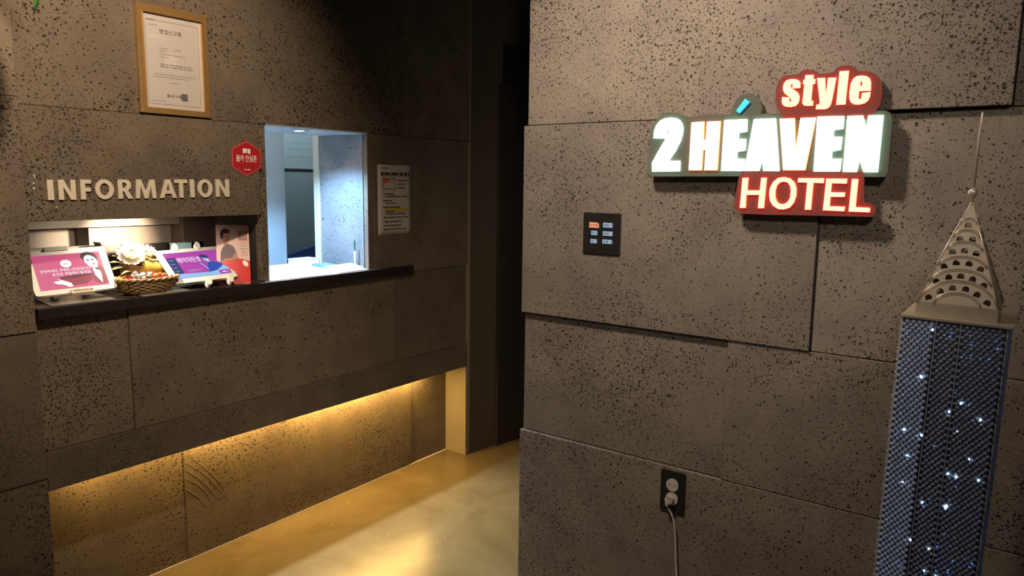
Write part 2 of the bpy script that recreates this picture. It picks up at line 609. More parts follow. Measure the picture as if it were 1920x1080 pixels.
def pbox(name, a0, a1, n0, n1, z0, z1, mat, parent=None, bevel=0.0):
    bm = bmesh.new()
    bm_box(bm, (a0, a1, n0, n1, z0, z1), bevel)
    for v in bm.verts:
        v.co = PO + PD * v.co.x + PN * v.co.y + Vector((0, 0, v.co.z))
    return from_bm(name, bm, mat, parent)


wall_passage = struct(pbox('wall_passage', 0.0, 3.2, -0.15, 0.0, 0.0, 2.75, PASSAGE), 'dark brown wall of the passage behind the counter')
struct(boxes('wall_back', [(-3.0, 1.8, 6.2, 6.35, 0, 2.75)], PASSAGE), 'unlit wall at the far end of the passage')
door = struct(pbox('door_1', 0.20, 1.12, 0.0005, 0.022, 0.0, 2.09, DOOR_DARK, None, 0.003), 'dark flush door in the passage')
tr = thing('transom_box', 'black flat box mounted above the dark passage door', 'box')
pbox('casing', 0.235, 0.82, 0.0005, 0.03, 2.10, 2.315, BLACK_PLATE, tr, 0.003)

# light strip under the counter
strip = thing('light_strip', 'warm light strip glowing from beneath the stone counter front', 'lamp', (-2.672, 2.0, 0.540))
box('channel', (-0.012, 0.012, -0.98, 1.02, 0.004, 0.016), ALU, strip)
box('diffuser', (-0.008, 0.008, -0.97, 1.0, 0.0, 0.004), emissive('warm_diffuser', (1.0, 0.60, 0.18), 4), strip)
for (y0, e) in ((-0.72, 1.8), (-0.24, 3.8), (0.24, 6.6), (0.66, 5.6)):
    ld = bpy.data.lights.new('strip_light', 'AREA')
    ld.shape = 'RECTANGLE'; ld.size = 0.014; ld.size_y = 0.46
    ld.energy = e; ld.color = (1.0, 0.60, 0.16)
    lo = bpy.data.objects.new('strip_light', ld)
    col.objects.link(lo); lo.parent = strip; lo.location = (0, y0, -0.002)

# ------------------------------------------------------------------ space behind the openings
room = struct(boxes('wall_office', [(-4.12, -4.0, 0.4, 4.4, 0.0, 2.75), (-4.0, -2.76, 0.4, 0.46, 0.0, 2.75), (-4.0, -2.80, 4.0, 4.1, 0.0, 2.75)], GREY_PAINT),
              'grey-green wall of the office behind the service window')
struct(boxes('ceiling_office', [(-4.0, -2.905, 1.86, 4.0, 2.30, 2.36)], WHITE_PAINT), 'white ceiling of the small office')
wb_ = thing('wall_board', 'pale framed board on the grey office wall seen through the window', 'board', (-3.998, 3.10, 1.85), ON_LEFT)
prism('panel', rect(-0.15, 0.22, -0.225, 0.12), 0.0, 0.008, flat('pale_board', (0.30, 0.36, 0.37), 0.35), wb_)
boxes('frame', [(-0.156, -0.148, -0.231, 0.126, 0, 0.014), (0.218, 0.226, -0.231, 0.126, 0, 0.014), (-0.148, 0.218, -0.231, -0.223, 0, 0.014), (-0.148, 0.218, 0.118, 0.126, 0, 0.014)], ALU, wb_)
dashes('written_marks', [(-0.10, 0.12, -0.06, 0.010), (-0.08, 0.15, -0.10, 0.012), (-0.1, 0.1, -0.15, 0.02)], flat('faint_marker', (0.25, 0.305, 0.315), 0.6), wb_, 0.0085, 3)
cab = thing('white_partition', 'tall white partition standing inside the service window', 'partition', (-3.3, 2.40, 0.0))
box('board', (-0.018, 0.018, -0.58, 0.052, 0.06, 2.28), WHITE_PAINT, cab, 0.003)
box('foot', (-0.05, 0.05, -0.56, 0.04, 0.0, 0.06), ALU, cab, 0.003)

shelf = thing('counter_shelf', 'long black lacquered shelf edge running under both wall openings', 'shelf', (-2.57, 1.8, 1.10))
box('front_edge', (-0.005, 0.022, -0.842, 0.862, -0.001, 0.036), BLACK_SHELF, shelf, 0.003)
box('niche_board', (-0.43, -0.005, -0.842, -0.004, 0.0, 0.036), BROWN_WOOD, shelf)
counter = thing('service_counter', 'white laminate counter inside the bright service window', 'counter', (-2.9, 2.1, 0.0))
box('top', (-0.115, 0.3245, -0.262, 0.276, 1.112, 1.1385), WHITE_LAM, counter, 0.0015)
box('apron', (-0.105, -0.085, -0.24, 0.26, 1.04, 1.112), WHITE_PAINT, counter)
box('glass_track', (0.296, 0.304, -0.255, 0.10, 1.1385, 1.1415), ALU, counter)
box('timber_edge', (-0.145, -0.115, -0.262, 0.276, 1.10, 1.1385), flat('orange_timber', (0.62, 0.30, 0.14), 0.5, noise=0.1), counter)

# interior of the niche
nb = struct(boxes('wall_niche', [(-3.02, -3.0, 1.325, 1.655, 1.05, 1.46), (-3.02, -3.0, 0.90, 1.325, 1.05, 1.288), (-3.14, -3.12, 0.90, 1.345, 1.05, 1.46), (-3.12, -3.02, 1.325, 1.345, 1.05, 1.46)], BEIGE), 'beige back of the reception opening')  # last box added to close a light leak behind the opening
struct(boxes('trim_2', [(-2.96, -2.93, 0.90, 1.655, 1.363, 1.46)], BEIGE), 'beige fascia strip across the top of the reception opening')
struct(boxes('wall_niche_side', [(-3.02, -2.90, 1.655, 1.99, 1.05, 1.46), (-3.1, -2.84, 0.86, 0.90, 1.05, 1.46), (-3.02, -2.831, 1.80, 1.832, 1.05, 1.46)], BROWN_WOOD), 'dark brown board at the right of the reception opening')  # last box added to block office light leaking into the niche
struct(boxes('ceiling_niche', [(-3.14, -2.835, 0.86, 1.99, 1.46, 1.48)], BROWN_WOOD), 'underside of the board above the reception opening')

# ------------------------------------------------------------------ lamps of the openings
dl = thing('downlight', 'small round recessed downlight in the soffit of the service window', 'lamp', (-2.66, 2.07, 1.766))
lathe('ring', [(0.020, -0.004), (0.034, -0.004), (0.036, -0.0005)], flat('white_ring', (0.8, 0.82, 0.85), 0.3), dl)
lathe('lens', [(0.0, -0.0042), (0.020, -0.0043)], emissive('cool_lens', (0.75, 0.9, 1.0), 25), dl)
lo = lamp('window_downlight', 'SPOT', (0, 0, -0.008), (0.56, 0.02, -1.76), 225, (0.92, 0.94, 0.86), 66, 0.8, 0.016)
lo2 = lamp('window_downlight_spill', 'SPOT', (0, 0, -0.010), (-0.05, 0.06, -1.0), 84, (0.30, 0.60, 1.0), 128, 0.6, 0.016)
lo2.parent = dl
lo.parent = dl
lamp('partition_fill_light', 'POINT', (-3.06, 2.02, 2.15), None, 5, (0.80, 0.95, 1.0), radius=0.06)  # added fill to brighten the partition front, no fitting modelled
lamp('office_light', 'POINT', (-3.45, 2.95, 2.1), None, 12, (0.75, 0.92, 1.0), radius=0.1)
lamp('niche_light', 'SPOT', (-2.615, 1.33, 1.402), (-2.72, 1.33, 1.14), 8.0, (1.0, 0.83, 0.62), 168, 0.5, 0.015)
lamp('niche_spot', 'SPOT', (-2.63, 1.40, 1.402), (-3.0, 1.41, 1.29), 70.0, (1.0, 0.82, 0.58), 58, 1.0, 0.015)

# ------------------------------------------------------------------ framed certificate
fr = thing('framed_certificate', 'gold framed white certificate hung above the reception lettering', 'picture frame', (-2.5695, 1.459, 1.776), ON_LEFT)
W2, H2 = 0.130, 0.366
bw = 0.020
prism('frame', rect(-W2, W2, 0, H2), 0.0, 0.014, GOLD, fr, holes=[rect(-W2 + bw, W2 - bw, bw, H2 - 0.027)])
for nm, b in (('outer_lip', (-W2 - 0.002, -W2 + 0.003, 0, H2)), ('inner_lip', (W2 - bw - 0.003, W2 - bw, bw, H2 - 0.027)), ('inner_lip', (-W2 + bw, -W2 + bw + 0.002, bw, H2 - 0.027))):
    prism(nm, rect(*b), 0.0, 0.017, GOLD_LIP, fr)
prism('sheet', rect(-W2 + bw, W2 - bw, bw, H2 - 0.027), 0.001, 0.005, PAPER, fr)
cz = 0.0053
ip = rounded(0.196, 0.285, 0.006, 4, 0.0, 0.176)
ipi = rounded(0.1932, 0.2822, 0.005, 4, 0.0, 0.176)
prism('border_line', ip, cz, cz + 0.0002, GREY_INK, fr, holes=[ipi])
text('title', '영업신고증', (-0.048, 0.034, 0.276, 0.291), INK, fr, z=cz)
text('issuer', '동래구청', (-0.032, 0.022, 0.060, 0.070), INK, fr, z=cz)
prism('seal', rect(0.022, 0.046, 0.052, 0.077), cz, cz + 0.0004, flat('faded_seal', (0.11, 0.095, 0.09), 0.8, noise=0.4, nscale=400), fr)
dashes('printed_lines', [(-0.092, -0.066, 0.317, 0.004), (-0.085, -0.055, 0.301, 0.003),
                         (-0.050, -0.020, 0.226, 0.003), (0.005, 0.028, 0.226, 0.003), (-0.050, -0.025, 0.217, 0.003),
                         (-0.050, 0.045, 0.206, 0.003), (-0.050, -0.02, 0.196, 0.003), (-0.050, 0.070, 0.172, 0.0045), (-0.050, 0.070, 0.164, 0.0045),
                         (-0.072, 0.078, 0.137, 0.003), (-0.078, 0.055, 0.128, 0.003), (-0.02, 0.018, 0.110, 0.003), (-0.085, -0.035, 0.045, 0.002)], GREY_INK, fr, cz + 0.0002, 5)
decal('watermark', ell(-0.012, 0.185, 0.022, 0.028), cz - 0.0001, flat('pale_stamp', (0.52, 0.48, 0.44), 0.8), fr, 0.0001)
prism('smudge', rect(-0.082, -0.046, 0.256, 0.270), cz, cz + 0.0001, flat('pale_print', (0.52, 0.47, 0.42), 0.8, noise=0.2, nscale=300), fr)

# ------------------------------------------------------------------ INFORMATION letters
def letter_block(ch, x0, x1, z0, z1, d, mat, parent, t=0.0148):
    w, h, m = x1 - x0, z1 - z0, (x0 + x1) / 2
    H = []
    if ch == 'I':
        P = rect(x0, x1, z0, z1)
    elif ch == 'N':
        P = [(x0, z0), (x0 + t, z0), (x0 + t, z0 + h * .64), (x1 - t * 1.1, z0), (x1, z0), (x1, z1), (x1 - t, z1), (x1 - t, z0 + h * .36), (x0 + t * 1.1, z1), (x0, z1)]
    elif ch == 'F':
        P = [(x0, z0), (x0 + t, z0), (x0 + t, z0 + h * .40), (x1 - w * .08, z0 + h * .40), (x1 - w * .08, z0 + h * .59), (x0 + t, z0 + h * .59), (x0 + t, z0 + h * .80), (x1, z0 + h * .80), (x1, z1), (x0, z1)]
    elif ch == 'O':
        P = ell(m, (z0 + z1) / 2, w / 2, h / 2, 36)
        H = [ell(m, (z0 + z1) / 2, w / 2 - t, h / 2 - t * .85, 32)]
    elif ch == 'R':
        u = lambda a, c: (x0 + a * w, z0 + c * h)
        P = [(x0, z0), (x0 + t, z0), (x0 + t, z0 + .39 * h), u(.40, .39), (x1 - t * 1.2, z0), (x1, z0), u(.68, .44), u(.82, .53), u(.89, .63), u(.90, .74), u(.86, .86), u(.76, .95), u(.58, 1.0), (x0, z1)]
        H = [[(x0 + t, z0 + .56 * h), u(.46, .56), u(.56, .61), u(.60, .70), u(.56, .79), u(.46, .84), (x0 + t, z0 + .84 * h)]]
    elif ch == 'M':
        P = [(x0, z0), (x0 + t * .95, z0), (x0 + t + .05 * w, z0 + .66 * h), (m - t * .42, z0), (m + t * .42, z0), (x1 - t - .05 * w, z0 + .66 * h), (x1 - t * .95, z0), (x1, z0), (x1 - .06 * w, z1), (x1 - .06 * w - t * 1.15, z1), (m, z0 + .36 * h), (x0 + .06 * w + 1.15 * t, z1), (x0 + .06 * w, z1)]
    elif ch == 'A':
        P = [(x0, z0), (x0 + t, z0), (x0 + t + .075 * w, z0 + .23 * h), (x1 - t - .075 * w, z0 + .23 * h), (x1 - t, z0), (x1, z0), (m + t * .62, z1), (m - t * .62, z1)]
        H = [[(x0 + .385 * w, z0 + .41 * h), (x1 - .385 * w, z0 + .41 * h), (m, z0 + .79 * h)]]
    else:
        P = [(m - t / 2, z0), (m + t / 2, z0), (m + t / 2, z0 + h * .80), (x1, z0 + h * .80), (x1, z1), (x0, z1), (x0, z0 + h * .80), (m - t / 2, z0 + h * .80)]
    return prism('letter', P, 0.0, d, mat, parent, holes=H)


inf = thing('information_lettering', 'pale metal letters spelling INFORMATION on the stone above the opening', 'sign', (-2.5635, 1.0, 1.47), ON_LEFT)
for ch, y0, y1, z0, z1 in (('I', 1.0155, 1.0336, 1.4777, 1.5419), ('N', 1.0478, 1.0997, 1.4780, 1.5423), ('F', 1.1146, 1.1483, 1.4786, 1.5432),
                           ('O', 1.1601, 1.2207, 1.4785, 1.5445), ('R', 1.2346, 1.2838, 1.4798, 1.5448), ('M', 1.2934, 1.3670, 1.4803, 1.5456),
                           ('A', 1.3797, 1.4416, 1.4812, 1.5467), ('T', 1.4364, 1.4842, 1.4817, 1.5475), ('I', 1.4951, 1.5114, 1.4823, 1.5483),
                           ('O', 1.5252, 1.5842, 1.4818, 1.5493), ('N', 1.5986, 1.6543, 1.4832, 1.5497)):
    letter_block(ch, y0 - 1.0, y1 - 1.0, z0 - 1.47, z1 - 1.47, 0.005, LETTER, inf)

sc = thing('adhesive_residue', 'pale glue specks left on the stone beside the INFORMATION lettering', 'glue marks', (-2.5635, 0.98, 1.53), ON_LEFT)
for (x, y, r_) in ((0.002, 0.024, 0.004), (0.004, 0.018, 0.003), (-0.001, 0.0, 0.004), (-0.001, -0.016, 0.005), (0.060, -0.075, 0.003)):
    decal('speck', ell(x, y, r_ * 0.7, r_, 9), 0.0, flat('glue', (0.5, 0.46, 0.4), 0.6), sc, 0.0012)

# ------------------------------------------------------------------ hexagonal sticker
hx = thing('hexagon_sticker', 'red hexagonal sticker with white Korean lettering beside the window', 'sticker', (-2.5635, 1.738, 1.632), ON_LEFT)
def hexa(r):
    return [(0.0, 0.070 * r), (0.0655 * r, 0.035 * r), (0.0655 * r, -0.035 * r), (0.0, -0.070 * r), (-0.0655 * r, -0.035 * r), (-0.0655 * r, 0.035 * r)]
prism('disc', hexa(1.0), 0.0, 0.0012, RED, hx)
prism('border', hexa(0.965), 0.0012, 0.0014, flat('pink_line', (0.72, 0.22, 0.2), 0.5), hx, holes=[hexa(0.935)])
prism('emblem', [(-0.016, 0.020), (0.000, 0.022), (0.004, 0.038), (-0.016, 0.038)], 0.0012, 0.0015, WHITE_PRINT, hx)
prism('emblem', [(0.003, 0.021), (0.018, 0.018), (0.018, 0.037), (0.007, 0.038)], 0.0012, 0.0015, WHITE_PRINT, hx)
text('lettering', '몰카 안심존', (-0.046, 0.046, -0.013, 0.013), WHITE_PRINT, hx, z=0.0012, bold=0.012)
dashes('printed_lines', [(-0.028, 0.028, -0.026, 0.003)], flat('dark_red_print', (0.35, 0.02, 0.02), 0.5), hx, 0.0014, 2)
dashes('printed_lines', [(-0.014, 0.014, -0.043, 0.004)], WHITE_PRINT, hx, 0.0014, 4)

# ------------------------------------------------------------------ notice paper
npa = thing('notice_paper', 'printed notice with a yellow highlighted line taped right of the window', 'notice', (-2.5682, 2.553, 1.296), ON_LEFT)
nv, nf = [], []
NX, NY = 8, 12
for j in range(NY + 1):
    for i in range(NX + 1):
        u, v = i / NX, j / NY
        nv.append(((u - 0.5) * 0.228, v * 0.333, 0.0008 + 0.0015 * (1 - math.sin(math.pi * min(1, u * 1.2 + 0.1))) * (0.25 + 0.75 * v) * (u < 0.5) + 0.0015 * (1 - v) * u))
for j in range(NY):
    for i in range(NX):
        a = j * (NX + 1) + i
        nf.append((a, a + 1, a + NX + 2, a + NX + 1))
sheet = mesh('sheet', nv, nf, flat('notice_sheet', (0.48, 0.42, 0.375), 0.8, noise=0.04), npa, smooth=True)
sheet.modifiers.new('thickness', 'SOLIDIFY').thickness = 0.0006
pz = 0.0036
dashes('heading', [(-0.095, 0.098, 0.291, 0.013)], INK, npa, pz, 8)
prism('heading_rule', rect(-0.093, 0.098, 0.281, 0.2825), pz, pz + 0.0001, INK, npa)
dashes('printed_lines', [(-0.10, -0.04, 0.318, 0.004), (0.018, 0.085, 0.260, 0.006), (0.020, 0.070, 0.242, 0.006), (0.020, 0.066, 0.224, 0.006),
                         (-0.080, -0.010, 0.195, 0.006), (-0.068, 0.080, 0.183, 0.005), (-0.080, -0.022, 0.163, 0.006), (-0.066, 0.010, 0.151, 0.005),
                         (-0.080, 0.035, 0.132, 0.006), (-0.068, -0.010, 0.111, 0.006), (-0.068, 0.075, 0.100, 0.006), (-0.080, 0.090, 0.083, 0.006), (-0.080, 0.045, 0.063, 0.006),
                         (-0.080, 0.040, 0.044, 0.006), (-0.080, 0.070, 0.026, 0.006)], INK, npa, pz, 9)
prism('picture_frame_line', rounded(0.086, 0.052, 0.004, 3, -0.040, 0.244), pz, pz + 0.0001, flat('brown_line', (0.13, 0.05, 0.035), 0.7), npa, holes=[rounded(0.081, 0.047, 0.003, 3, -0.040, 0.244)])
prism('picture_mark', [(-0.080, 0.267), (-0.034, 0.267), (-0.042, 0.256), (-0.056, 0.252), (-0.066, 0.246), (-0.079, 0.254)], pz, pz + 0.0001, flat('orange_red_print', (0.55, 0.11, 0.05), 0.6), npa)
prism('picture_mark', [(-0.030, 0.264), (-0.014, 0.250), (-0.026, 0.250)], pz, pz + 0.0001, GREY_INK, npa)
prism('highlight', rect(-0.068, 0.086, 0.113, 0.126), pz - 0.0002, pz - 0.0001, flat('yellow_marker', (0.50, 0.33, 0.03), 0.7, noise=0.2, nscale=60), npa)

# ------------------------------------------------------------------ things on the niche shelf
def tilted(loc, yaw, tilt, roll):
    yaw, tilt, roll = rad(yaw), rad(tilt), rad(roll)
    a = Vector((-math.sin(yaw), math.cos(yaw), 0)); n = Vector((math.cos(yaw), math.sin(yaw), 0))
    b = Vector((0, 0, 1)) * math.sin(tilt) - n * math.cos(tilt)
    a2 = a * math.cos(roll) + b * math.sin(roll); b2 = b * math.cos(roll) - a * math.sin(roll)
    nn = a2.cross(b2)
    return Matrix((a2, b2, nn)).transposed().to_euler()


SZ = 1.1362       # top of the shelf
PINK = emissive('screen_pink', (0.80, 0.13, 0.30), 0.62)
PINK_D = emissive('screen_dark_pink', (0.42, 0.045, 0.10), 0.6)
SCR_WHITE = emissive('screen_white', (0.85, 0.9, 1.0), 0.95)
SCR_DARK = emissive('screen_dark', (0.10, 0.03, 0.05), 0.5)
t1 = thing('tablet', 'white tablet with a pink advert screen at the left end of the shelf', 'tablet', (-2.611, 1.107, 1.168), tilted((0, 0, 0), -7, 54.6, 1.8))
prism('case', rounded(0.25, 0.17, 0.010, 5, 0, 0.085), -0.012, 0.0, WHITE_PLASTIC, t1)
S1 = (-0.106, 0.103, 0.018, 0.150)
prism('screen', rect(*S1), 0.0, 0.0008, PINK, t1)
z_ = 0.0009
prism('screen_bowl', [(-0.042, 0.058), (0.062, 0.063), (0.056, 0.042), (0.035, 0.029), (-0.01, 0.026), (-0.034, 0.036)], z_, z_ + 0.0001, PINK_D, t1)
prism('screen_bowl_lip', ell(0.010, 0.061, 0.052, 0.006, 20, 0.05), z_ + 0.0001, z_ + 0.0002, emissive('screen_brown', (0.22, 0.03, 0.06), 0.5), t1)
prism('screen_hand', [(-0.063, 0.047), (-0.040, 0.048), (-0.052, 0.058), (-0.030, 0.047), (-0.012, 0.037), (-0.008, 0.024), (-0.020, 0.022), (-0.036, 0.033), (-0.056, 0.038)], z_ + 0.0002, z_ + 0.0003, SCR_WHITE, t1)
prism('screen_hair', ell(0.066, 0.130, 0.027, 0.021, 20, -0.35), z_, z_ + 0.0001, SCR_DARK, t1)
prism('screen_face', ell(0.068, 0.114, 0.019, 0.026, 20, 0.42), z_ + 0.0001, z_ + 0.0002, emissive('screen_face', (0.66, 0.78, 0.86), 0.85), t1)
for ex in (0.060, 0.074):
    prism('screen_eye', ell(ex, 0.119, 0.005, 0.0022, 10, -0.2), z_ + 0.0002, z_ + 0.0003, SCR_DARK, t1)
prism('screen_mouth', ell(0.074, 0.102, 0.006, 0.002, 10, 0.3), z_ + 0.0002, z_ + 0.0003, emissive('screen_lip', (0.5, 0.2, 0.25), 0.6), t1)
prism('screen_jacket', [(0.060, 0.085), (0.096, 0.095), (0.103, 0.060), (0.103, 0.026), (0.085, 0.022), (0.060, 0.032)], z_, z_ + 0.0001, PINK_D, t1)
prism('screen_shirt', [(0.066, 0.086), (0.084, 0.093), (0.089, 0.060), (0.084, 0.024), (0.068, 0.058)], z_ + 0.0001, z_ + 0.0002, SCR_WHITE, t1)
prism('screen_tie', [(0.076, 0.089), (0.090, 0.083), (0.088, 0.076), (0.075, 0.081)], z_ + 0.0002, z_ + 0.0003, SCR_DARK, t1)
prism('screen_logo', ell(-0.010, 0.112, 0.017, 0.015), z_ + 0.0002, z_ + 0.0003, SCR_WHITE, t1)
dashes('screen_logo_mark', [(-0.018, -0.002, 0.111, 0.003)], emissive('screen_logo_pink', (0.75, 0.25, 0.4), 0.7), t1, z_ + 0.0005, 2)
text('screen_text', '안녕하세요, 투헤븐 (온천)입니다!', (-0.092, 0.062, 0.081, 0.094), SCR_WHITE, t1, z=z_ + 0.0004, bold=0.006)
text('screen_text', '포인트 적립해드릴게요!', (-0.060, 0.060, 0.067, 0.079), SCR_WHITE, t1, z=z_ + 0.0004, bold=0.006)
box('top_clamp', (-0.062, 0.010, 0.164, 0.180, -0.016, 0.004), flat('grey_plastic', (0.42, 0.40, 0.37), 0.4), t1, 0.002)
clip = box('bottom_clip', (-0.022, 0.050, -0.006, 0.011, -0.016, 0.006), flat('cream_plastic', (0.62, 0.55, 0.45), 0.4), t1, 0.002)
text('clip_text', 'THOR', (-0.016, 0.008, 0.000, 0.0065), INK, clip, z=0.006, bold=0.03)
prism('clip_mark', ell(0.0135, 0.0033, 0.0042, 0.0038), 0.006, 0.0063, INK, clip, holes=[ell(0.0135, 0.0033, 0.0026, 0.0022)])
text('clip_text', 'PLUS', (0.020, 0.045, 0.000, 0.0065), INK, clip, z=0.006, bold=0.03)
box('camera_dot', (0.0, 0.003, 0.0125, 0.0155, 0.0, 0.0006), BLACK_PLATE, t1)
st = thing('tablet_stand', 'low steel base plate under the tablet with the pink screen', 'stand', (-2.64, 1.10, SZ))
prism('base_plate', [(0.085, -0.10), (0.092, 0.10), (-0.10, 0.12), (-0.10, -0.075)], 0.0, 0.004, flat('grey_steel', (0.45, 0.41, 0.36), 0.3, 0.8), st)
for y_ in (-0.045, 0.055):
    box('arm', (-0.062, -0.035, y_, y_ + 0.018, 0.004, 0.115), ALU, st, 0.002)

# second tablet
t2 = thing('tablet', 'white tablet with a purple booking screen beside the candy basket', 'tablet', (-2.579, 1.562, 1.166), tilted((0, 0, 0), 1.4, 41.4, 0.8))
prism('case', rounded(0.265, 0.172, 0.012, 5, 0, 0.086), -0.010, 0.0, WHITE_PLASTIC, t2)
PUR = emissive('screen_purple', (0.46, 0.075, 0.46), 0.75)
BLU = emissive('screen_sky_blue', (0.30, 0.55, 0.90), 0.85)
NAV = emissive('screen_navy', (0.05, 0.06, 0.20), 0.7)
prism('screen', rect(-0.112, 0.116, 0.022, 0.154), 0.0, 0.0008, PUR, t2)
prism('screen_menu', rect(-0.112, -0.075, 0.046, 0.128), z_, z_ + 0.0001, NAV, t2)
dashes('screen_menu_marks', [(-0.104, -0.086, y_, 0.003) for y_ in (0.115, 0.096, 0.078, 0.060)], BLU, t2, z_ + 0.0003, 3)
prism('screen_band', [(-0.112, 0.022), (0.116, 0.022), (0.116, 0.075), (0.085, 0.066), (0.030, 0.040), (-0.112, 0.046)], z_, z_ + 0.0001, BLU, t2)
prism('screen_button', rect(0.068, 0.116, 0.024, 0.044), z_ + 0.0001, z_ + 0.0002, PUR, t2)
dashes('screen_button_mark', [(0.080, 0.105, 0.034, 0.005)], SCR_WHITE, t2, z_ + 0.0004, 6)
prism('screen_figure', [(0.028, 0.040), (0.032, 0.070), (0.046, 0.090), (0.072, 0.092), (0.100, 0.078), (0.112, 0.076), (0.090, 0.062), (0.062, 0.045)], z_ + 0.0002, z_ + 0.0003, emissive('screen_royal', (0.04, 0.10, 0.50), 0.75), t2)
prism('screen_face', ell(0.046, 0.108, 0.010, 0.017, 16, 0.5), z_ + 0.0003, z_ + 0.0004, emissive('screen_face_blue', (0.40, 0.60, 0.80), 0.85), t2)
prism('screen_hair', ell(0.044, 0.123, 0.019, 0.010, 16, -0.25), z_ + 0.0004, z_ + 0.0005, NAV, t2)
prism('screen_hand', [(0.094, 0.098), (0.100, 0.112), (0.104, 0.098), (0.113, 0.092), (0.113, 0.082), (0.100, 0.084)], z_ + 0.0003, z_ + 0.0004, SCR_WHITE, t2)
prism('screen_hand', [(0.012, 0.088), (0.016, 0.090), (0.034, 0.058), (0.030, 0.055)], z_ + 0.0003, z_ + 0.0004, BLU, t2)
text('screen_text', '예약의탄생', (-0.072, 0.022, 0.098, 0.126), SCR_WHITE, t2, z=z_ + 0.0003, bold=0.0)
dashes('screen_small_text', [(-0.055, 0.010, 0.060, 0.0025), (-0.055, 0.000, 0.054, 0.0025), (-0.085, -0.055, 0.031, 0.003)], emissive('screen_lilac', (0.75, 0.5, 0.85), 0.7), t2, z_ + 0.0003, 7)
for (px, py, rt) in ((-0.005, -0.004, 0), (0.090, -0.004, 0), (-0.045, 0.176, 0), (0.050, 0.176, 0)):
    low = py < 0.1
    prism('grip', ell(px, py - 0.006 if low else py + 0.008, 0.011, 0.021, 16, -0.35), -0.012, 0.010 if low else 0.002, WHITE_PLASTIC, t2)
st2 = thing('tablet_stand', 'dark round-footed stand under the tablet with the purple screen', 'stand', (-2.65, 1.562, SZ))
lathe('foot', [(0.0, 0.0), (0.070, 0.0), (0.070, 0.006), (0.0, 0.010)], BLACK_PLATE, st2, 24, 0.7, 1.1)
box('column', (-0.012, 0.004, -0.02, 0.02, 0.006, 0.066), ALU, st2, 0.002)
box('cross_bar', (0.012, 0.024, -0.012, 0.05, 0.006, 0.012), ALU, st2, 0.002)

# brochure stand
bs = thing('brochure', 'pink advert card with a person in grey propped against the opening edge', 'brochure', (-2.588, 1.679, SZ + 0.003), tilted((0, 0, 0), -28.2, 65.2, -2.0))
bs.scale = (0.977, 1.029, 1.0)
CARD = flat('pink_card', (0.62, 0.44, 0.41), 0.5, noise=0.03)
prism('card', rounded(0.128, 0.243, 0.006, 4, 0, 0.1215), -0.003, 0.0, CARD, bs)
cz = 0.0001
prism('red_ground', [(-0.064, 0.002), (0.064, 0.002), (0.064, 0.093), (0.030, 0.103), (-0.010, 0.104), (-0.064, 0.085)], cz, cz + 0.0002, flat('glossy_red', (0.55, 0.02, 0.02), 0.2, coat=0.5), bs)
prism('white_patch', ell(0.046, 0.083, 0.009, 0.014, 14, 0.6), cz + 0.0002, cz + 0.0004, WHITE_PRINT, bs)
prism('figure_top', [(-0.050, 0.090), (-0.048, 0.130), (-0.036, 0.155), (-0.018, 0.164), (0.002, 0.154), (0.012, 0.130), (0.020, 0.100), (-0.002, 0.094), (-0.02, 0.105)], cz + 0.0002, cz + 0.0004, flat('grey_mauve_print', (0.135, 0.10, 0.13), 0.6, noise=0.15, nscale=80), bs)
prism('figure_arm', [(0.002, 0.124), (0.012, 0.126), (0.018, 0.104), (0.004, 0.097), (-0.030, 0.094), (-0.036, 0.102), (-0.004, 0.106)], cz + 0.0004, cz + 0.0006, flat('skin_print', (0.42, 0.20, 0.14), 0.6), bs)
prism('figure_neck', [(-0.036, 0.160), (-0.020, 0.160), (-0.018, 0.180), (-0.034, 0.182)], cz + 0.0004, cz + 0.0006, flat('skin_shade_print', (0.36, 0.16, 0.11), 0.6), bs)
prism('figure_face', ell(-0.027, 0.190, 0.014, 0.023, 18, 0.12), cz + 0.0006, cz + 0.0008, flat('skin_face_print', (0.46, 0.23, 0.17), 0.6), bs)
prism('figure_hair', [(-0.046, 0.186), (-0.049, 0.206), (-0.042, 0.223), (-0.028, 0.229), (-0.014, 0.222), (-0.011, 0.206), (-0.020, 0.210), (-0.034, 0.206), (-0.040, 0.184)], cz + 0.0008, cz + 0.001, flat('brown_hair_print', (0.05, 0.022, 0.02), 0.6), bs)
for ex in (-0.031, -0.020):
    prism('figure_eye', ell(ex, 0.193, 0.003, 0.0014, 8), cz + 0.0008, cz + 0.001, INK, bs)
prism('figure_mouth', ell(-0.024, 0.178, 0.005, 0.0016, 10, 0.1), cz + 0.0008, cz + 0.001, flat('lip_print', (0.45, 0.05, 0.05), 0.6), bs)
prism('code_border', rect(0.022, 0.057, 0.178, 0.220), cz, cz + 0.0002, flat('coral_print', (0.58, 0.09, 0.07), 0.6), bs, holes=[rect(0.027, 0.052, 0.183, 0.214)])
prism('code_field', rect(0.027, 0.052, 0.183, 0.214), cz, cz + 0.0001, flat('grey_field', (0.30, 0.25, 0.22), 0.7), bs)
dashes('printed_lines', [(0.024, 0.056, 0.168, 0.003), (0.024, 0.056, 0.156, 0.004), (0.026, 0.056, 0.143, 0.006), (0.034, 0.054, 0.130, 0.006), (0.03, 0.055, 0.118, 0.003)], flat('coral_text', (0.50, 0.25, 0.22), 0.7), bs, cz + 0.0003, 4)
prism('back_strut', rect(-0.02, 0.02, 0.0, 0.12), -0.006, -0.003, CARD, bs)

# board, basket, candy, bouquet
bd = thing('serving_board', 'thin grey board lying under the candy basket', 'board', (-2.64, 1.38, SZ))
prism('sheet', [(-0.145, -0.09), (0.088, -0.085), (0.074, 0.095), (-0.10, 0.10)], 0.0, 0.004, flat('grey_board', (0.42, 0.37, 0.34), 0.35, noise=0.1), bd)

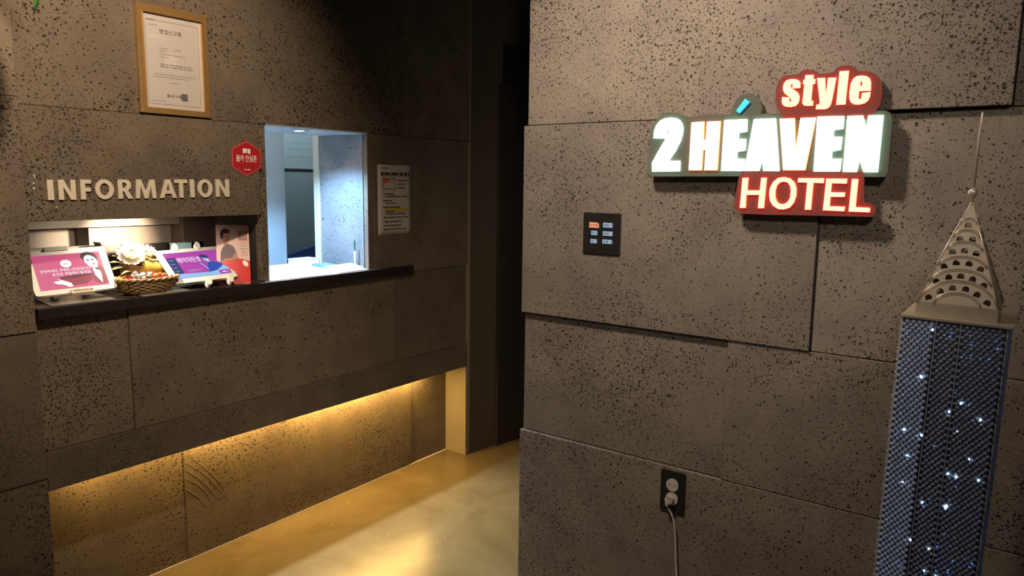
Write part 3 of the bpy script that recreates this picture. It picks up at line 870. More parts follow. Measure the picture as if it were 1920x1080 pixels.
WICK = flat('straw_wicker', (0.36, 0.235, 0.10), 0.6, noise=0.35, nscale=120)
BC = Vector((-2.625, 1.345, SZ + 0.004))
bk = thing('wicker_basket', 'small oval straw basket full of wrapped candy', 'basket', BC)
bm = bmesh.new()
NR = 9
for i in range(NR):
    t = i / (NR - 1)
    z = 0.003 + 0.047 * t
    k = 0.70 + 0.30 * math.sqrt(t)
    pts = []
    for j in range(64):
        a = 2 * math.pi * j / 64
        w = 0.0016 * math.sin(16 * a + math.pi * (i % 2))
        pts.append(((0.078 * k + w) * math.cos(a), (0.110 * k + w) * math.sin(a), z))
    tube_bm(bm, pts, 0.0036, 6, True)
from_bm('weave', bm, WICK, bk, True)
bm = bmesh.new()
for s in (0, 1):
    pts = [((0.080 + 0.003 * math.cos(14 * a + s * math.pi)) * math.cos(a), (0.113 + 0.003 * math.cos(14 * a + s * math.pi)) * math.sin(a), 0.053 + 0.003 * math.sin(14 * a + s * math.pi)) for a in (2 * math.pi * j / 112 for j in range(112))]
    tube_bm(bm, pts, 0.0038, 6, True)
from_bm('rim', bm, WICK, bk, True)
for j in range(16):
    a = 2 * math.pi * (j + 0.5) / 16
    pts = []
    for i in range(6):
        t = i / 5
        k = 0.70 + 0.30 * math.sqrt(t)
        pts.append((0.0785 * k * math.cos(a), 0.1105 * k * math.sin(a), 0.002 + 0.05 * t))
    tube('stake', pts, 0.0022, WICK, bk, 6)
prism('bottom', ell(0, 0, 0.056, 0.079, 28), 0.0005, 0.004, WICK, bk)

# candies
def candy_meshes():
    bm = bmesh.new()
    bmesh.ops.create_uvsphere(bm, u_segments=10, v_segments=7, radius=1.0)
    for v in bm.verts:
        v.co = Vector((v.co.x * 0.013, v.co.y * 0.0095, v.co.z * 0.0085))
    me = bpy.data.meshes.new('candy_core'); [setattr(f, 'smooth', True) for f in bm.faces]
    bm.to_mesh(me); bm.free()
    tv, tf = [], []
    for k in range(9):
        a = math.pi * 2 * k / 9
        rr = 0.0085 * (1 + 0.25 * (k % 2))
        tv += [(0.012, 0.002 * math.cos(a), 0.002 * math.sin(a)), (0.0225, rr * math.cos(a), 0.7 * rr * math.sin(a))]
    for k in range(9):
        b = (k + 1) % 9
        tf.append((2 * k, 2 * b, 2 * b + 1, 2 * k + 1))
    tw = bpy.data.meshes.new('candy_twist'); tw.from_pydata(tv, [], tf); tw.update()
    return me, tw


CORE, TWIST = candy_meshes()
KINDS = [('red', 'red shiny wrapped candy in the straw basket', flat('red_foil', (0.42, 0.035, 0.025), 0.25, 0.3)),
         ('white', 'white wrapped candy in the straw basket', flat('white_wrapper', (0.80, 0.74, 0.66), 0.3)),
         ('brown', 'brown wrapped candy in the straw basket', flat('brown_wrapper', (0.20, 0.085, 0.045), 0.3)),
         ('silver', 'silver wrapped candy in the straw basket', flat('silver_foil', (0.50, 0.50, 0.55), 0.2, 0.7)),
         ('orange', 'orange wrapped candy in the straw basket', flat('orange_wrapper', (0.62, 0.22, 0.05), 0.3))]
core_by = {}
rc = random.Random(21)
spots = []
for (n_c, rx, zz) in ((5, 0.22, 0.020), (11, 0.62, 0.026), (6, 0.40, 0.041), (13, 0.80, 0.046), (6, 0.32, 0.060)):
    for i in range(n_c):
        a = 2 * math.pi * (i + rc.uniform(-0.2, 0.2)) / n_c
        spots.append((0.060 * rx / 0.8 * math.cos(a), 0.090 * rx / 0.8 * math.sin(a), zz + rc.uniform(-0.002, 0.003)))
for i, s in enumerate(spots):
    kn, lab, m_ = KINDS[rc.choice([0, 0, 1, 1, 1, 2, 3, 4])]
    if kn not in core_by:
        c_, t_ = CORE.copy(), TWIST.copy()
        c_.materials.append(m_); t_.materials.append(m_)
        core_by[kn] = (c_, t_)
    c_, t_ = core_by[kn]
    cd = thing('wrapped_candy', lab, 'candy', BC + Vector(s), (rc.uniform(-0.5, 0.5), rc.uniform(-0.5, 0.5), rc.uniform(0, 6.28)), kn + ' candies in the straw basket')
    o = bpy.data.objects.new('sweet', c_); col.objects.link(o); o.parent = cd
    for sgn in (0, math.pi):
        o = bpy.data.objects.new('wrapper_end', t_); col.objects.link(o); o.parent = cd; o.rotation_euler = (0, 0, sgn)

# bouquet
PETAL = flat('white_petal', (0.82, 0.78, 0.68), 0.6)
bq = thing('bouquet', 'white flowers wrapped in yellow paper lying behind the candy basket', 'flowers', (-2.74, 1.37, SZ))


def petal_mesh(L, Wd, curl):
    v, f = [], []
    n = 6
    for i in range(n + 1):
        t = i / n
        w = Wd * math.sin(math.pi * (0.12 + 0.80 * t)) ** 0.8
        y = L * (t - 0.25 * curl * t * t)
        z = L * (0.10 * t + curl * 0.75 * t * t)
        for k in range(5):
            s = (k - 2) / 2
            v.append((s * w, y + 0.004 * math.sin(5 * s + 3 * t), z + 0.22 * w * s * s))
    for i in range(n):
        for k in range(4):
            a = i * 5 + k
            f.append((a, a + 1, a + 6, a + 5))
    me = bpy.data.meshes.new('petal'); me.from_pydata(v, [], f)
    for p_ in me.polygons:
        p_.use_smooth = True
    me.materials.append(PETAL); me.update()
    return me


def bloom(center, aim, R_):
    q = Vector(aim).normalized().to_track_quat('Z', 'Y')
    b = lathe('bloom', [(0.0, -0.012), (R_ * 0.25, -0.006), (R_ * 0.32, 0.004), (R_ * 0.18, 0.012), (0.0, 0.014)], flat('cream_centre', (0.72, 0.62, 0.38), 0.7), bq, 16)
    b.location = center
    b.rotation_euler = q.to_euler()
    for ring, (n, L, W_, curl, el) in enumerate(((9, 1.0, 0.42, 0.30, 0.05), (8, 0.85, 0.38, 0.55, 0.30), (6, 0.62, 0.30, 0.85, 0.60), (5, 0.40, 0.22, 1.0, 0.95))):
        me = petal_mesh(L * R_, W_ * R_, curl)
        for i in range(n):
            p_ = bpy.data.objects.new('petal', me); col.objects.link(p_); p_.parent = b
            p_.rotation_euler = (el, 0, 2 * math.pi * (i + 0.5 * (ring % 2)) / n)
            p_.location = (0, 0, 0.003 * ring)


bloom((0.035, -0.035, 0.125), (0.75, -0.25, 0.75), 0.052)
bloom((0.015, 0.028, 0.125), (0.65, 0.35, 0.85), 0.048)
bloom((-0.03, -0.01, 0.140), (0.3, 0.0, 1.0), 0.045)
# wrapping cone
def cone(name, p0, p1, r0, r1, mat, parent, seg=18, open_=0.25):
    p0, p1 = Vector(p0), Vector(p1)
    q = (p1 - p0).normalized().to_track_quat('Z', 'Y')
    L = (p1 - p0).length
    v, f = [], []
    for i in range(5):
        t = i / 4
        for k in range(seg):
            a = 2 * math.pi * k / seg
            r_ = (r0 + (r1 - r0) * t) * (1 + 0.06 * math.sin(5 * a) * t)
            v.append(p0 + q @ Vector((r_ * math.cos(a), r_ * math.sin(a), L * t)))
    for i in range(4):
        for k in range(seg):
            f.append((i * seg + k, i * seg + (k + 1) % seg, (i + 1) * seg + (k + 1) % seg, (i + 1) * seg + k))
    o = mesh(name, v, f, mat, parent, smooth=True)
    o.modifiers.new('thickness', 'SOLIDIFY').thickness = 0.001
    return o


cone('paper_wrap', (0.045, 0.105, 0.072), (0.015, 0.005, 0.095), 0.010, 0.045, flat('yellow_paper', (0.62, 0.45, 0.10), 0.6), bq)
cone('paper_wrap', (-0.02, -0.02, 0.001), (0.0, 0.0, 0.10), 0.030, 0.055, flat('kraft_paper', (0.50, 0.34, 0.18), 0.7), bq)
LEAFM = flat('olive_leaf', (0.20, 0.22, 0.07), 0.6, noise=0.2)
DRY = flat('dry_leaf', (0.38, 0.24, 0.12), 0.7, noise=0.2)


def leaf(name, p0, p1, w, mat, parent, sag=0.0):
    p0, p1 = Vector(p0), Vector(p1)
    d = p1 - p0
    s = d.cross(Vector((0.2, 0.1, 1))).normalized()
    nn = s.cross(d).normalized()
    v, f = [], []
    n = 7
    for i in range(n + 1):
        t = i / n
        c = p0 + d * t + nn * (0.12 * d.length * math.sin(math.pi * t)) - Vector((0, 0, sag * t * t))
        ww = w * math.sin(math.pi * min(1, 0.06 + 0.94 * t)) ** 0.8
        v += [c - s * ww + nn * 0.15 * ww, c, c + s * ww + nn * 0.15 * ww]
    for i in range(n):
        a = 3 * i
        f += [(a, a + 1, a + 4, a + 3), (a + 1, a + 2, a + 5, a + 4)]
    o = mesh(name, v, f, mat, parent, smooth=True)
    o.modifiers.new('thickness', 'SOLIDIFY').thickness = 0.0008
    return o


for p0, p1, w, m_ in (((0.03, -0.05, 0.09), (0.06, -0.125, 0.115), 0.012, DRY), ((0.03, -0.05, 0.085), (0.065, -0.12, 0.088), 0.014, LEAFM), ((0.03, 0.06, 0.10), (0.045, 0.15, 0.125), 0.013, LEAFM),
                      ((0.03, 0.05, 0.11), (0.03, 0.10, 0.135), 0.014, DRY), ((0.03, 0.07, 0.10), (0.05, 0.17, 0.10), 0.012, LEAFM), ((0.055, -0.04, 0.075), (0.085, -0.10, 0.07), 0.006, DRY), ((0.055, -0.02, 0.075), (0.085, -0.06, 0.065), 0.006, DRY), ((0.0, -0.05, 0.11), (0.03, -0.10, 0.135), 0.012, LEAFM)):
    leaf('leaf', p0, p1, w, m_, bq)
tube('stick', [(0.045, 0.105, 0.085), (0.075, 0.150, 0.055)], 0.002, DRY, bq)

# small things at the back of the niche
bx_ = thing('brown_box', 'small brown box standing behind the white flowers', 'box', (-2.90, 1.345, SZ))
box('body', (-0.03, 0.03, -0.035, 0.03, 0.0, 0.165), BROWN_WOOD, bx_, 0.002)
prism('lid', rounded(0.066, 0.071, 0.004, 3, 0, -0.0025), 0.165, 0.172, TRIM_CREAM, bx_)
bl = thing('blue_carton', 'light blue carton behind the tablet with the purple screen', 'carton', (-2.86, 1.62, SZ))
box('body', (-0.025, 0.025, -0.036, 0.030, 0.0, 0.150), flat('sky_blue_card', (0.30, 0.52, 0.62), 0.5, noise=0.1), bl, 0.002)
box('flap', (-0.026, 0.026, -0.037, 0.031, 0.150, 0.154), flat('pale_blue_card', (0.38, 0.60, 0.70), 0.5), bl, 0.001)
dk = thing('black_organiser', 'low black desk organiser behind the tablet with the purple screen', 'organiser', (-2.93, 1.62, SZ))
boxes('tray', [(-0.03, 0.03, -0.10, 0.12, 0, 0.006), (0.026, 0.03, -0.10, 0.12, 0.006, 0.15), (-0.03, -0.026, -0.10, 0.12, 0.006, 0.15), (-0.026, 0.026, -0.10, -0.096, 0.006, 0.15), (-0.026, 0.026, 0.116, 0.12, 0.006, 0.15)], BLACK_PLATE, dk)
prism('divider', rect(-0.026, 0.026, -0.002, 0.002), 0.006, 0.14, BLACK_PLATE, dk)

# ------------------------------------------------------------------ things on the service counter
CZ = 1.1385
ct = thing('card_terminal', 'flat white card terminal at the right front of the service counter', 'card reader', (-2.612, 2.285, CZ), (0, 0, rad(8)))
bmv = [(-0.05, -0.09, 0), (0.035, -0.10, 0), (0.045, 0.07, 0), (-0.05, 0.08, 0), (-0.045, -0.085, 0.022), (0.026, -0.094, 0.012), (0.036, 0.064, 0.012), (-0.045, 0.075, 0.026)]
mesh('body', bmv, [(0, 3, 2, 1), (4, 5, 6, 7), (0, 1, 5, 4), (1, 2, 6, 5), (2, 3, 7, 6), (3, 0, 4, 7)], WHITE_PLASTIC, ct)
for i in range(3):
    for j in range(4):
        x_, y_ = -0.030 + 0.016 * i, 0.0 + 0.014 * j
        zt = 0.0125 + (0.026 - x_) * 0.17
        box('key', (x_, x_ + 0.010, y_, y_ + 0.009, zt - 0.003, zt + 0.002), flat('pale_key', (0.62, 0.68, 0.70), 0.4), ct)
pn = thing('pen', 'white pen with a green top standing upright on the counter', 'pen', (-2.64, 2.357, CZ), (rad(2), rad(1), 0))
lathe('barrel', [(0.001, 0.0), (0.0035, 0.012), (0.0042, 0.02), (0.0042, 0.085)], WHITE_PLASTIC, pn, 12)
lathe('cap', [(0.0045, 0.085), (0.0045, 0.130), (0.002, 0.134)], flat('dark_green', (0.02, 0.12, 0.09), 0.4), pn, 12)
ph = thing('pen_holder', 'clear stub holder at the foot of the upright pen', 'holder', (-2.66, 2.357, CZ))
box('block', (-0.012, 0.006, -0.014, 0.014, 0.0, 0.010), WHITE_PLASTIC, ph, 0.002)
kb = thing('keypad', 'blue-grey keypad lying along the stone jamb', 'keypad', (-2.76, 2.295, CZ), (0, 0, rad(-14)))
box('body', (-0.11, 0.07, -0.035, 0.045, 0.0, 0.010), flat('blue_grey_plastic', (0.14, 0.25, 0.36), 0.4), kb, 0.002)
for i in range(9):
    for j in range(4):
        box('key', (-0.10 + 0.018 * i, -0.087 + 0.018 * i, -0.026 + 0.017 * j, -0.014 + 0.017 * j, 0.010, 0.013), flat('grey_key', (0.30, 0.38, 0.44), 0.5), kb)
wx = thing('white_box', 'small white box at the back of the service counter', 'box', (-2.955, 2.305, CZ), (0, 0, rad(0)))
box('body', (-0.042, 0.042, -0.062, 0.060, 0.0, 0.026), WHITE_LAM, wx, 0.003)
prism('lid', rounded(0.088, 0.126, 0.004, 3, 0.0, -0.001), 0.026, 0.030, WHITE_LAM, wx)
pp_ = thing('paper_sheet', 'white sheet of paper lying in the middle of the service counter', 'paper', (-2.74, 2.02, CZ), (0, 0, rad(6)))
prism('sheet', rect(-0.105, 0.105, -0.14, 0.14), 0.0, 0.0008, flat('bright_paper', (0.85, 0.85, 0.83), 0.7), pp_)
och = thing('office_chair', 'dark navy chair back rising behind the service counter', 'chair', (-3.45, 2.66, 0.0), (0, 0, rad(-12)))
NAVY = flat('navy_fabric', (0.018, 0.026, 0.075), 0.7, noise=0.2, nscale=60)
prism('backrest', [(-0.16, 0.60), (0.20, 0.60), (0.20, 1.17), (0.155, 1.195), (-0.10, 1.125), (-0.14, 1.08)], -0.03, 0.03, NAVY, och).rotation_euler = ON_LEFT
box('seat', (-0.42, 0.0, -0.20, 0.24, 0.44, 0.52), NAVY, och, 0.02)
lathe('column', [(0.03, 0.06), (0.03, 0.44)], BLACK_PLATE, och, 12, loc=(-0.2, 0.03, 0))
for k in range(5):
    a = 2 * math.pi * k / 5
    tube('leg', [(-0.2, 0.03, 0.07), (-0.2 + 0.28 * math.cos(a), 0.03 + 0.28 * math.sin(a), 0.022)], 0.02, BLACK_PLATE, och)
box('back_bracket', (-0.06, -0.03, 0.01, 0.06, 0.48, 0.72), BLACK_PLATE, och, 0.004)

# ------------------------------------------------------------------ lit hotel sign
SIGN = {
 '2': [(-0.3122,-0.0292),(-0.224,-0.0274),(-0.2247,0.0029),(-0.261,0.0031),(-0.2407,0.0322),(-0.2258,0.0621),(-0.2206,0.0827),(-0.2199,0.0988),(-0.2241,0.1127),(-0.2326,0.1233),(-0.2441,0.1284),(-0.2593,0.1306),(-0.2783,0.1286),(-0.2934,0.1222),(-0.3045,0.1097),(-0.3104,0.0947),(-0.3125,0.0711),(-0.2736,0.0697),(-0.2718,0.0865),(-0.2704,0.0958),(-0.2668,0.1003),(-0.2636,0.0967),(-0.2636,0.0862),(-0.2693,0.0724),(-0.2825,0.0516),(-0.2994,0.0236),(-0.3139,-0.0036)],
 'H': [(-0.1926,0.1143),(-0.1544,0.1151),(-0.1535,0.0632),(-0.1463,0.0625),(-0.1455,0.1148),(-0.1054,0.1146),(-0.1078,-0.025),(-0.146,-0.0251),(-0.1453,0.0335),(-0.1539,0.0336),(-0.155,-0.0251),(-0.1942,-0.0251)],
 'E': [(-0.0939,0.1168),(-0.0291,0.117),(-0.0281,0.0827),(-0.0506,0.0805),(-0.0511,0.063),(-0.0292,0.0624),(-0.0295,0.0302),(-0.0527,0.0277),(-0.0525,0.0073),(-0.0297,0.0066),(-0.0319,-0.0265),(-0.0953,-0.0266)],
 'A': [(-0.009,0.1162),(0.0501,0.116),(0.0684,-0.0271),(0.0261,-0.0265),(0.022,-0.0021),(0.0184,-0.0021),(0.0129,-0.0265),(-0.0278,-0.0265)],
 'V': [(0.0614,0.1147),(0.1013,0.1145),(0.1091,0.0281),(0.1168,0.1146),(0.1564,0.1144),(0.1374,-0.0249),(0.08,-0.0249)],
 'E2': [(0.1602,0.1163),(0.2264,0.115),(0.2255,0.0823),(0.2033,0.0799),(0.203,0.0626),(0.2251,0.0616),(0.2236,0.0284),(0.2024,0.0247),(0.2028,0.0051),(0.2272,0.0049),(0.2257,-0.0279),(0.1601,-0.028)],
 'N': [(0.2347,0.1146),(0.2716,0.1143),(0.282,0.0805),(0.2843,0.1141),(0.3192,0.1131),(0.3169,-0.0294),(0.2839,-0.0295),(0.2714,0.0035),(0.2672,-0.0289),(0.2336,-0.029)],
 's': [(0.1105,0.1931),(0.0905,0.1938),(0.0908,0.202),(0.0887,0.2053),(0.0861,0.2044),(0.0856,0.1993),(0.0884,0.1945),(0.0975,0.1881),(0.1062,0.1804),(0.1105,0.1718),(0.1106,0.1615),(0.1077,0.1523),(0.1013,0.1464),(0.089,0.1443),(0.0753,0.146),(0.0676,0.1512),(0.0643,0.1598),(0.0647,0.1724),(0.0841,0.1702),(0.0843,0.1619),(0.086,0.158),(0.0886,0.1585),(0.09,0.1626),(0.0874,0.168),(0.0808,0.1735),(0.0709,0.1814),(0.0661,0.1901),(0.0651,0.1995),(0.067,0.2088),(0.0728,0.2157),(0.0841,0.2185),(0.0966,0.2176),(0.1061,0.2134),(0.1107,0.2059)],
 't': [(0.1219,0.226),(0.1433,0.2251),(0.1428,0.215),(0.1485,0.2139),(0.1478,0.2014),(0.1424,0.2013),(0.1412,0.1588),(0.1467,0.1581),(0.1468,0.1452),(0.131,0.1453),(0.1228,0.1474),(0.1186,0.1538),(0.1195,0.1662),(0.1211,0.2027),(0.117,0.203),(0.1173,0.2141),(0.1217,0.2144)],
 'y': [(0.1523,0.2163),(0.1726,0.2155),(0.176,0.1833),(0.1775,0.1731),(0.1801,0.215),(0.2006,0.2143),(0.1939,0.158),(0.191,0.144),(0.1856,0.1371),(0.1769,0.1345),(0.1549,0.1355),(0.1555,0.1478),(0.1611,0.1475),(0.1638,0.1515),(0.1619,0.1638),(0.1555,0.1988)],
 'l': [(0.2072,0.2298),(0.2301,0.2292),(0.2274,0.1442),(0.205,0.1443)],
 'e': [(0.2845,0.1962),(0.2855,0.1758),(0.2595,0.1762),(0.2581,0.1753),(0.2579,0.1605),(0.2595,0.1554),(0.2626,0.1553),(0.2644,0.1601),(0.2651,0.1715),(0.2852,0.1727),(0.2845,0.161),(0.2809,0.1513),(0.2731,0.1448),(0.2602,0.1421),(0.2478,0.1435),(0.2398,0.1495),(0.2358,0.1597),(0.235,0.1757),(0.2364,0.1955),(0.2412,0.2081),(0.2492,0.214),(0.2603,0.2152),(0.2726,0.2127),(0.281,0.2066)],
 'e_hole': [(0.2595,0.189),(0.26,0.1998),(0.2623,0.2011),(0.264,0.1986),(0.2636,0.1888)],
 'acc': [(-0.0369,0.1738),(-0.0229,0.1637),(-0.0513,0.1332),(-0.0609,0.1413)],
 'H2': [(-0.0316,-0.0462),(-0.0149,-0.0457),(-0.0159,-0.0812),(0.0194,-0.0807),(0.0214,-0.0454),(0.0367,-0.0453),(0.0336,-0.1303),(0.0173,-0.1308),(0.0185,-0.0935),(-0.018,-0.0942),(-0.0182,-0.1312),(-0.0345,-0.1317)],
 'O': [(0.084,-0.0432),(0.0998,-0.0465),(0.1127,-0.0577),(0.1189,-0.0745),(0.1192,-0.0948),(0.1142,-0.1131),(0.1039,-0.1266),(0.0886,-0.1321),(0.0727,-0.1314),(0.0585,-0.1226),(0.0496,-0.109),(0.0462,-0.0918),(0.0474,-0.0733),(0.0554,-0.056),(0.0684,-0.0456)],
 'O_hole': [(0.0826,-0.0557),(0.0939,-0.0579),(0.1012,-0.0669),(0.1043,-0.0815),(0.1033,-0.0997),(0.0974,-0.1113),(0.0877,-0.1172),(0.0763,-0.1168),(0.068,-0.1097),(0.0633,-0.0972),(0.0627,-0.08),(0.0663,-0.0662),(0.0737,-0.0581)],
 'T': [(0.1218,-0.0457),(0.1885,-0.0459),(0.1879,-0.0591),(0.1617,-0.0583),(0.1602,-0.131),(0.1444,-0.1308),(0.146,-0.058),(0.1211,-0.0576)],
 'E3': [(0.1938,-0.0465),(0.2455,-0.0466),(0.2454,-0.0596),(0.2082,-0.0589),(0.2078,-0.0824),(0.243,-0.0824),(0.2428,-0.0944),(0.2076,-0.0948),(0.2073,-0.1195),(0.2457,-0.1195),(0.2445,-0.132),(0.1912,-0.1311)],
 'L': [(0.2573,-0.047),(0.2728,-0.0475),(0.2715,-0.1198),(0.3062,-0.1209),(0.3065,-0.1327),(0.2554,-0.1323)],
 'P_style': [(0.0509,0.1468),(0.0464,0.1744),(0.0462,0.1976),(0.0507,0.2162),(0.0626,0.2289),(0.1028,0.2311),(0.1125,0.239),(0.1245,0.2414),(0.1408,0.2385),(0.1513,0.2312),(0.1556,0.2272),(0.1908,0.2282),(0.1997,0.2399),(0.2109,0.244),(0.2339,0.2422),(0.2458,0.2343),(0.2519,0.2276),(0.2782,0.2244),(0.2954,0.2149),(0.3076,0.1985),(0.3121,0.175),(0.3109,0.1439),(0.3023,0.1247),(0.2816,0.1058),(0.0731,0.1141)],
 'P_main': [(-0.327,-0.036),(-0.3306,-0.0143),(-0.3279,0.0144),(-0.3268,0.062),(-0.3272,0.0904),(-0.3165,0.116),(-0.2968,0.1387),(-0.274,0.1465),(-0.2486,0.1447),(-0.2233,0.1367),(-0.2032,0.1302),(-0.1501,0.1352),(-0.0786,0.1328),(0.0294,0.1302),(0.3223,0.1252),(0.3355,0.1178),(0.3403,0.102),(0.3398,-0.0298),(0.3334,-0.0417),(0.0358,-0.0413),(-0.3147,-0.0443)],
 'P_acc': [(-0.0791,0.1201),(-0.0778,0.1377),(-0.0732,0.1572),(-0.0618,0.1762),(-0.0466,0.1862),(-0.0266,0.1883),(-0.0084,0.1797),(0.0046,0.164),(0.0085,0.1467),(0.0085,0.1167)],
 'P_hotel': [(-0.0506,-0.1341),(-0.0515,-0.1056),(-0.0446,-0.0487),(-0.0364,-0.0252),(0.2841,-0.025),(0.291,-0.1041),(0.3175,-0.1142),(0.3191,-0.1355),(0.3109,-0.1444),(0.1253,-0.1468),(0.0486,-0.1485),(-0.0316,-0.1478)]}

FACE_WHITE = emissive('letter_white_light', (0.93, 1.0, 0.95), 4.0)
SIDE_WHITE = emissive('letter_greenish_side', (0.62, 0.92, 0.72), 9.0)
FACE_WARM = emissive('letter_warm_light', (1.0, 0.93, 0.84), 1.6)
FACE_CREAM = emissive('letter_cream_light', (1.0, 0.88, 0.62), 1.0)
SIDE_RED = emissive('letter_red_side', (1.0, 0.07, 0.02), 8.0)
SIDE_ORANGE = emissive('letter_orange_side', (1.0, 0.22, 0.04), 9.0)
FACE_BLUE = emissive('accent_cyan_light', (0.08, 0.78, 1.0), 1.0)
SIDE_BLUE = emissive('accent_blue_side', (0.02, 0.25, 0.6), 1.0)
ACR_GREY = flat('smoked_acrylic', (0.085, 0.098, 0.082), 0.15, coat=0.4)
ACR_RED = flat('wine_acrylic', (0.17, 0.045, 0.04), 0.15, coat=0.4)
sg = thing('hotel_sign', 'illuminated sign reading style 2 HEAVEN HOTEL on the stone wall', 'sign', (-0.68, 2.085, 1.62), ON_RIGHT)
prism('main_plate', SIGN['P_main'], -0.020, -0.006, ACR_GREY, sg)
prism('style_plate', SIGN['P_style'], -0.018, -0.004, ACR_RED, sg)
prism('accent_plate', SIGN['P_acc'], -0.022, -0.007, ACR_GREY, sg)
prism('hotel_plate', SIGN['P_hotel'], -0.019, -0.005, ACR_RED, sg)
for key, base, face, side in (('2', -0.006, FACE_WHITE, SIDE_WHITE), ('H', -0.006, FACE_WARM, SIDE_ORANGE), ('E', -0.006, FACE_WHITE, SIDE_WHITE), ('A', -0.006, FACE_WHITE, SIDE_WHITE),
                              ('V', -0.006, FACE_WARM, SIDE_ORANGE), ('E2', -0.006, FACE_WHITE, SIDE_WHITE), ('N', -0.006, FACE_WHITE, SIDE_WHITE), ('acc', -0.007, FACE_BLUE, SIDE_BLUE),
                              ('s', -0.004, FACE_CREAM, SIDE_RED), ('t', -0.004, FACE_CREAM, SIDE_RED), ('y', -0.004, FACE_CREAM, SIDE_RED), ('l', -0.004, FACE_CREAM, SIDE_RED), ('e', -0.004, FACE_CREAM, SIDE_RED),
                              ('H2', -0.005, FACE_CREAM, SIDE_RED), ('O', -0.005, FACE_CREAM, SIDE_RED), ('T', -0.005, FACE_CREAM, SIDE_RED), ('E3', -0.005, FACE_CREAM, SIDE_RED), ('L', -0.005, FACE_CREAM, SIDE_RED)):
    prism('accent_mark' if key == 'acc' else 'letter', SIGN[key], base, 0.0, [face, side], sg, holes=[SIGN[key + '_hole']] if key + '_hole' in SIGN else (), side_idx=1)
for (x_, y_) in ((-0.22, 0.05), (0.0, 0.05), (0.24, 0.05), (0.15, 0.20), (0.1, -0.08)):
    o = lathe('standoff', [(0.006, -0.062), (0.006, -0.019)], ALU, sg, 12, loc=(x_, y_, 0))

# ------------------------------------------------------------------ switch panel
sw = thing('switch_panel', 'black six-button switch panel on the stone left of the lit sign', 'switch', (-1.186, YR - 0.012, 1.388), ON_RIGHT)
prism('plate', rounded(0.136, 0.134, 0.003, 3), 0.0, 0.006, BLACK_PLATE, sw)
prism('bezel', rounded(0.140, 0.138, 0.004, 3), 0.0, 0.004, flat('dark_bezel', (0.03, 0.026, 0.024), 0.3), sw)
ICE = emissive('lit_label', (0.52, 0.70, 0.92), 0.55)
PEACH = flat('peach_sticker', (0.62, 0.27, 0.17), 0.6, emit=(0.8, 0.35, 0.2), estr=0.12)
for (x0, x1, y0, y1, kind) in ((-0.046, -0.009, 0.019, 0.037, 'p'), (-0.037, -0.015, -0.005, 0.009, 'a1'), (-0.039, -0.016, -0.032, -0.019, 'a2'),
                               (0.007, 0.041, 0.022, 0.037, 'b1'), (0.007, 0.042, -0.005, 0.009, 'b2'), (0.006, 0.041, -0.031, -0.018, 'b1')):
    if kind == 'p':
        b_ = prism('sticker', [(x0, y0), (x1, y0), (x1, y1 - 0.006), (x1 - 0.006, y1), (x0, y1)], 0.006, 0.0066, PEACH, sw)
        dashes('button_print', [(x0 + 0.004, x1 - 0.004, (y0 + y1) / 2, 0.005)], flat('rust_ink', (0.35, 0.10, 0.05), 0.6), b_, 0.0068, 4)
        continue
    b_ = prism('button', rect(x0, x1, y0, y1), 0.006, 0.0075, ICE, sw)
    w = x1 - x0
    h = y1 - y0
    n = 1 if kind[0] == 'a' else 2
    for q in range(n):
        cx0 = x0 + 0.003 + q * 0.0105
        prism('button_print', ell(cx0 + 0.0045, (y0 + y1) / 2, 0.0042, h * 0.32, 12), 0.0075, 0.0077, NAV if q == 0 else INK, b_, holes=[ell(cx0 + 0.0045, (y0 + y1) / 2, 0.002, h * 0.14, 10)])
    text('button_digit', kind[1], (x1 - (0.0065 if kind[1] == '2' else 0.005), x1 - 0.0025, y0 + 0.003, y1 - 0.003), INK, b_, z=0.0075, bold=0.02)

# ------------------------------------------------------------------ wall outlet, plug, cable
ol = thing('wall_outlet', 'black double wall outlet low on the stone wall', 'outlet', (-0.898, YR - 0.006, 0.568), ON_RIGHT)
prism('plate', rounded(0.083, 0.134, 0.002, 3), 0.0, 0.007, BLACK_PLATE, ol)
SOCK = flat('grey_white_socket', (0.42, 0.39, 0.36), 0.4, noise=0.1, nscale=90)
for y_ in (0.022, -0.024):
    prism('socket', ell(0.0, y_, 0.021, 0.021, 28), 0.006, 0.011, SOCK, ol, holes=[ell(-0.008, y_, 0.0028, 0.0028, 10), ell(0.008, y_, 0.0028, 0.0028, 10)])
    prism('socket_well', ell(0.0, y_, 0.0195, 0.0195, 24), 0.0065, 0.0075, flat('socket_dark', (0.10, 0.08, 0.07), 0.6), ol)
pc = thing('power_plug', 'pale plug with a thin white cable hanging from the lower socket', 'plug', (-0.898, YR - 0.017, 0.543), ON_RIGHT)
CABLE = flat('white_cable', (0.55, 0.51, 0.46), 0.4)
prism('plug_body', ell(-0.003, 0.0, 0.0135, 0.0135, 20), 0.0, 0.016, flat('pale_plug', (0.36, 0.31, 0.25), 0.45, noise=0.2, nscale=150), pc)
prism('plug_nose', [(-0.016, 0.006), (-0.002, -0.004), (-0.006, -0.020), (-0.012, -0.020)], 0.004, 0.018, flat('pale_plug_nose', (0.50, 0.44, 0.34), 0.4), pc)
tube('cable', [(-0.009, -0.012, 0.011), (-0.006, -0.028, 0.010), (0.004, -0.045, 0.006), (0.012, -0.065, 0.005), (0.018, -0.09, 0.005), (0.021, -0.12, 0.005), (0.024, -0.16, 0.005), (0.027, -0.20, 0.006),
               (0.032, -0.24, 0.008), (0.040, -0.29, 0.014), (0.050, -0.36, 0.02), (0.060, -0.45, 0.03), (0.08, -0.52, 0.06), (0.14, -0.539, 0.09)], 0.0026, CABLE, pc, 8)

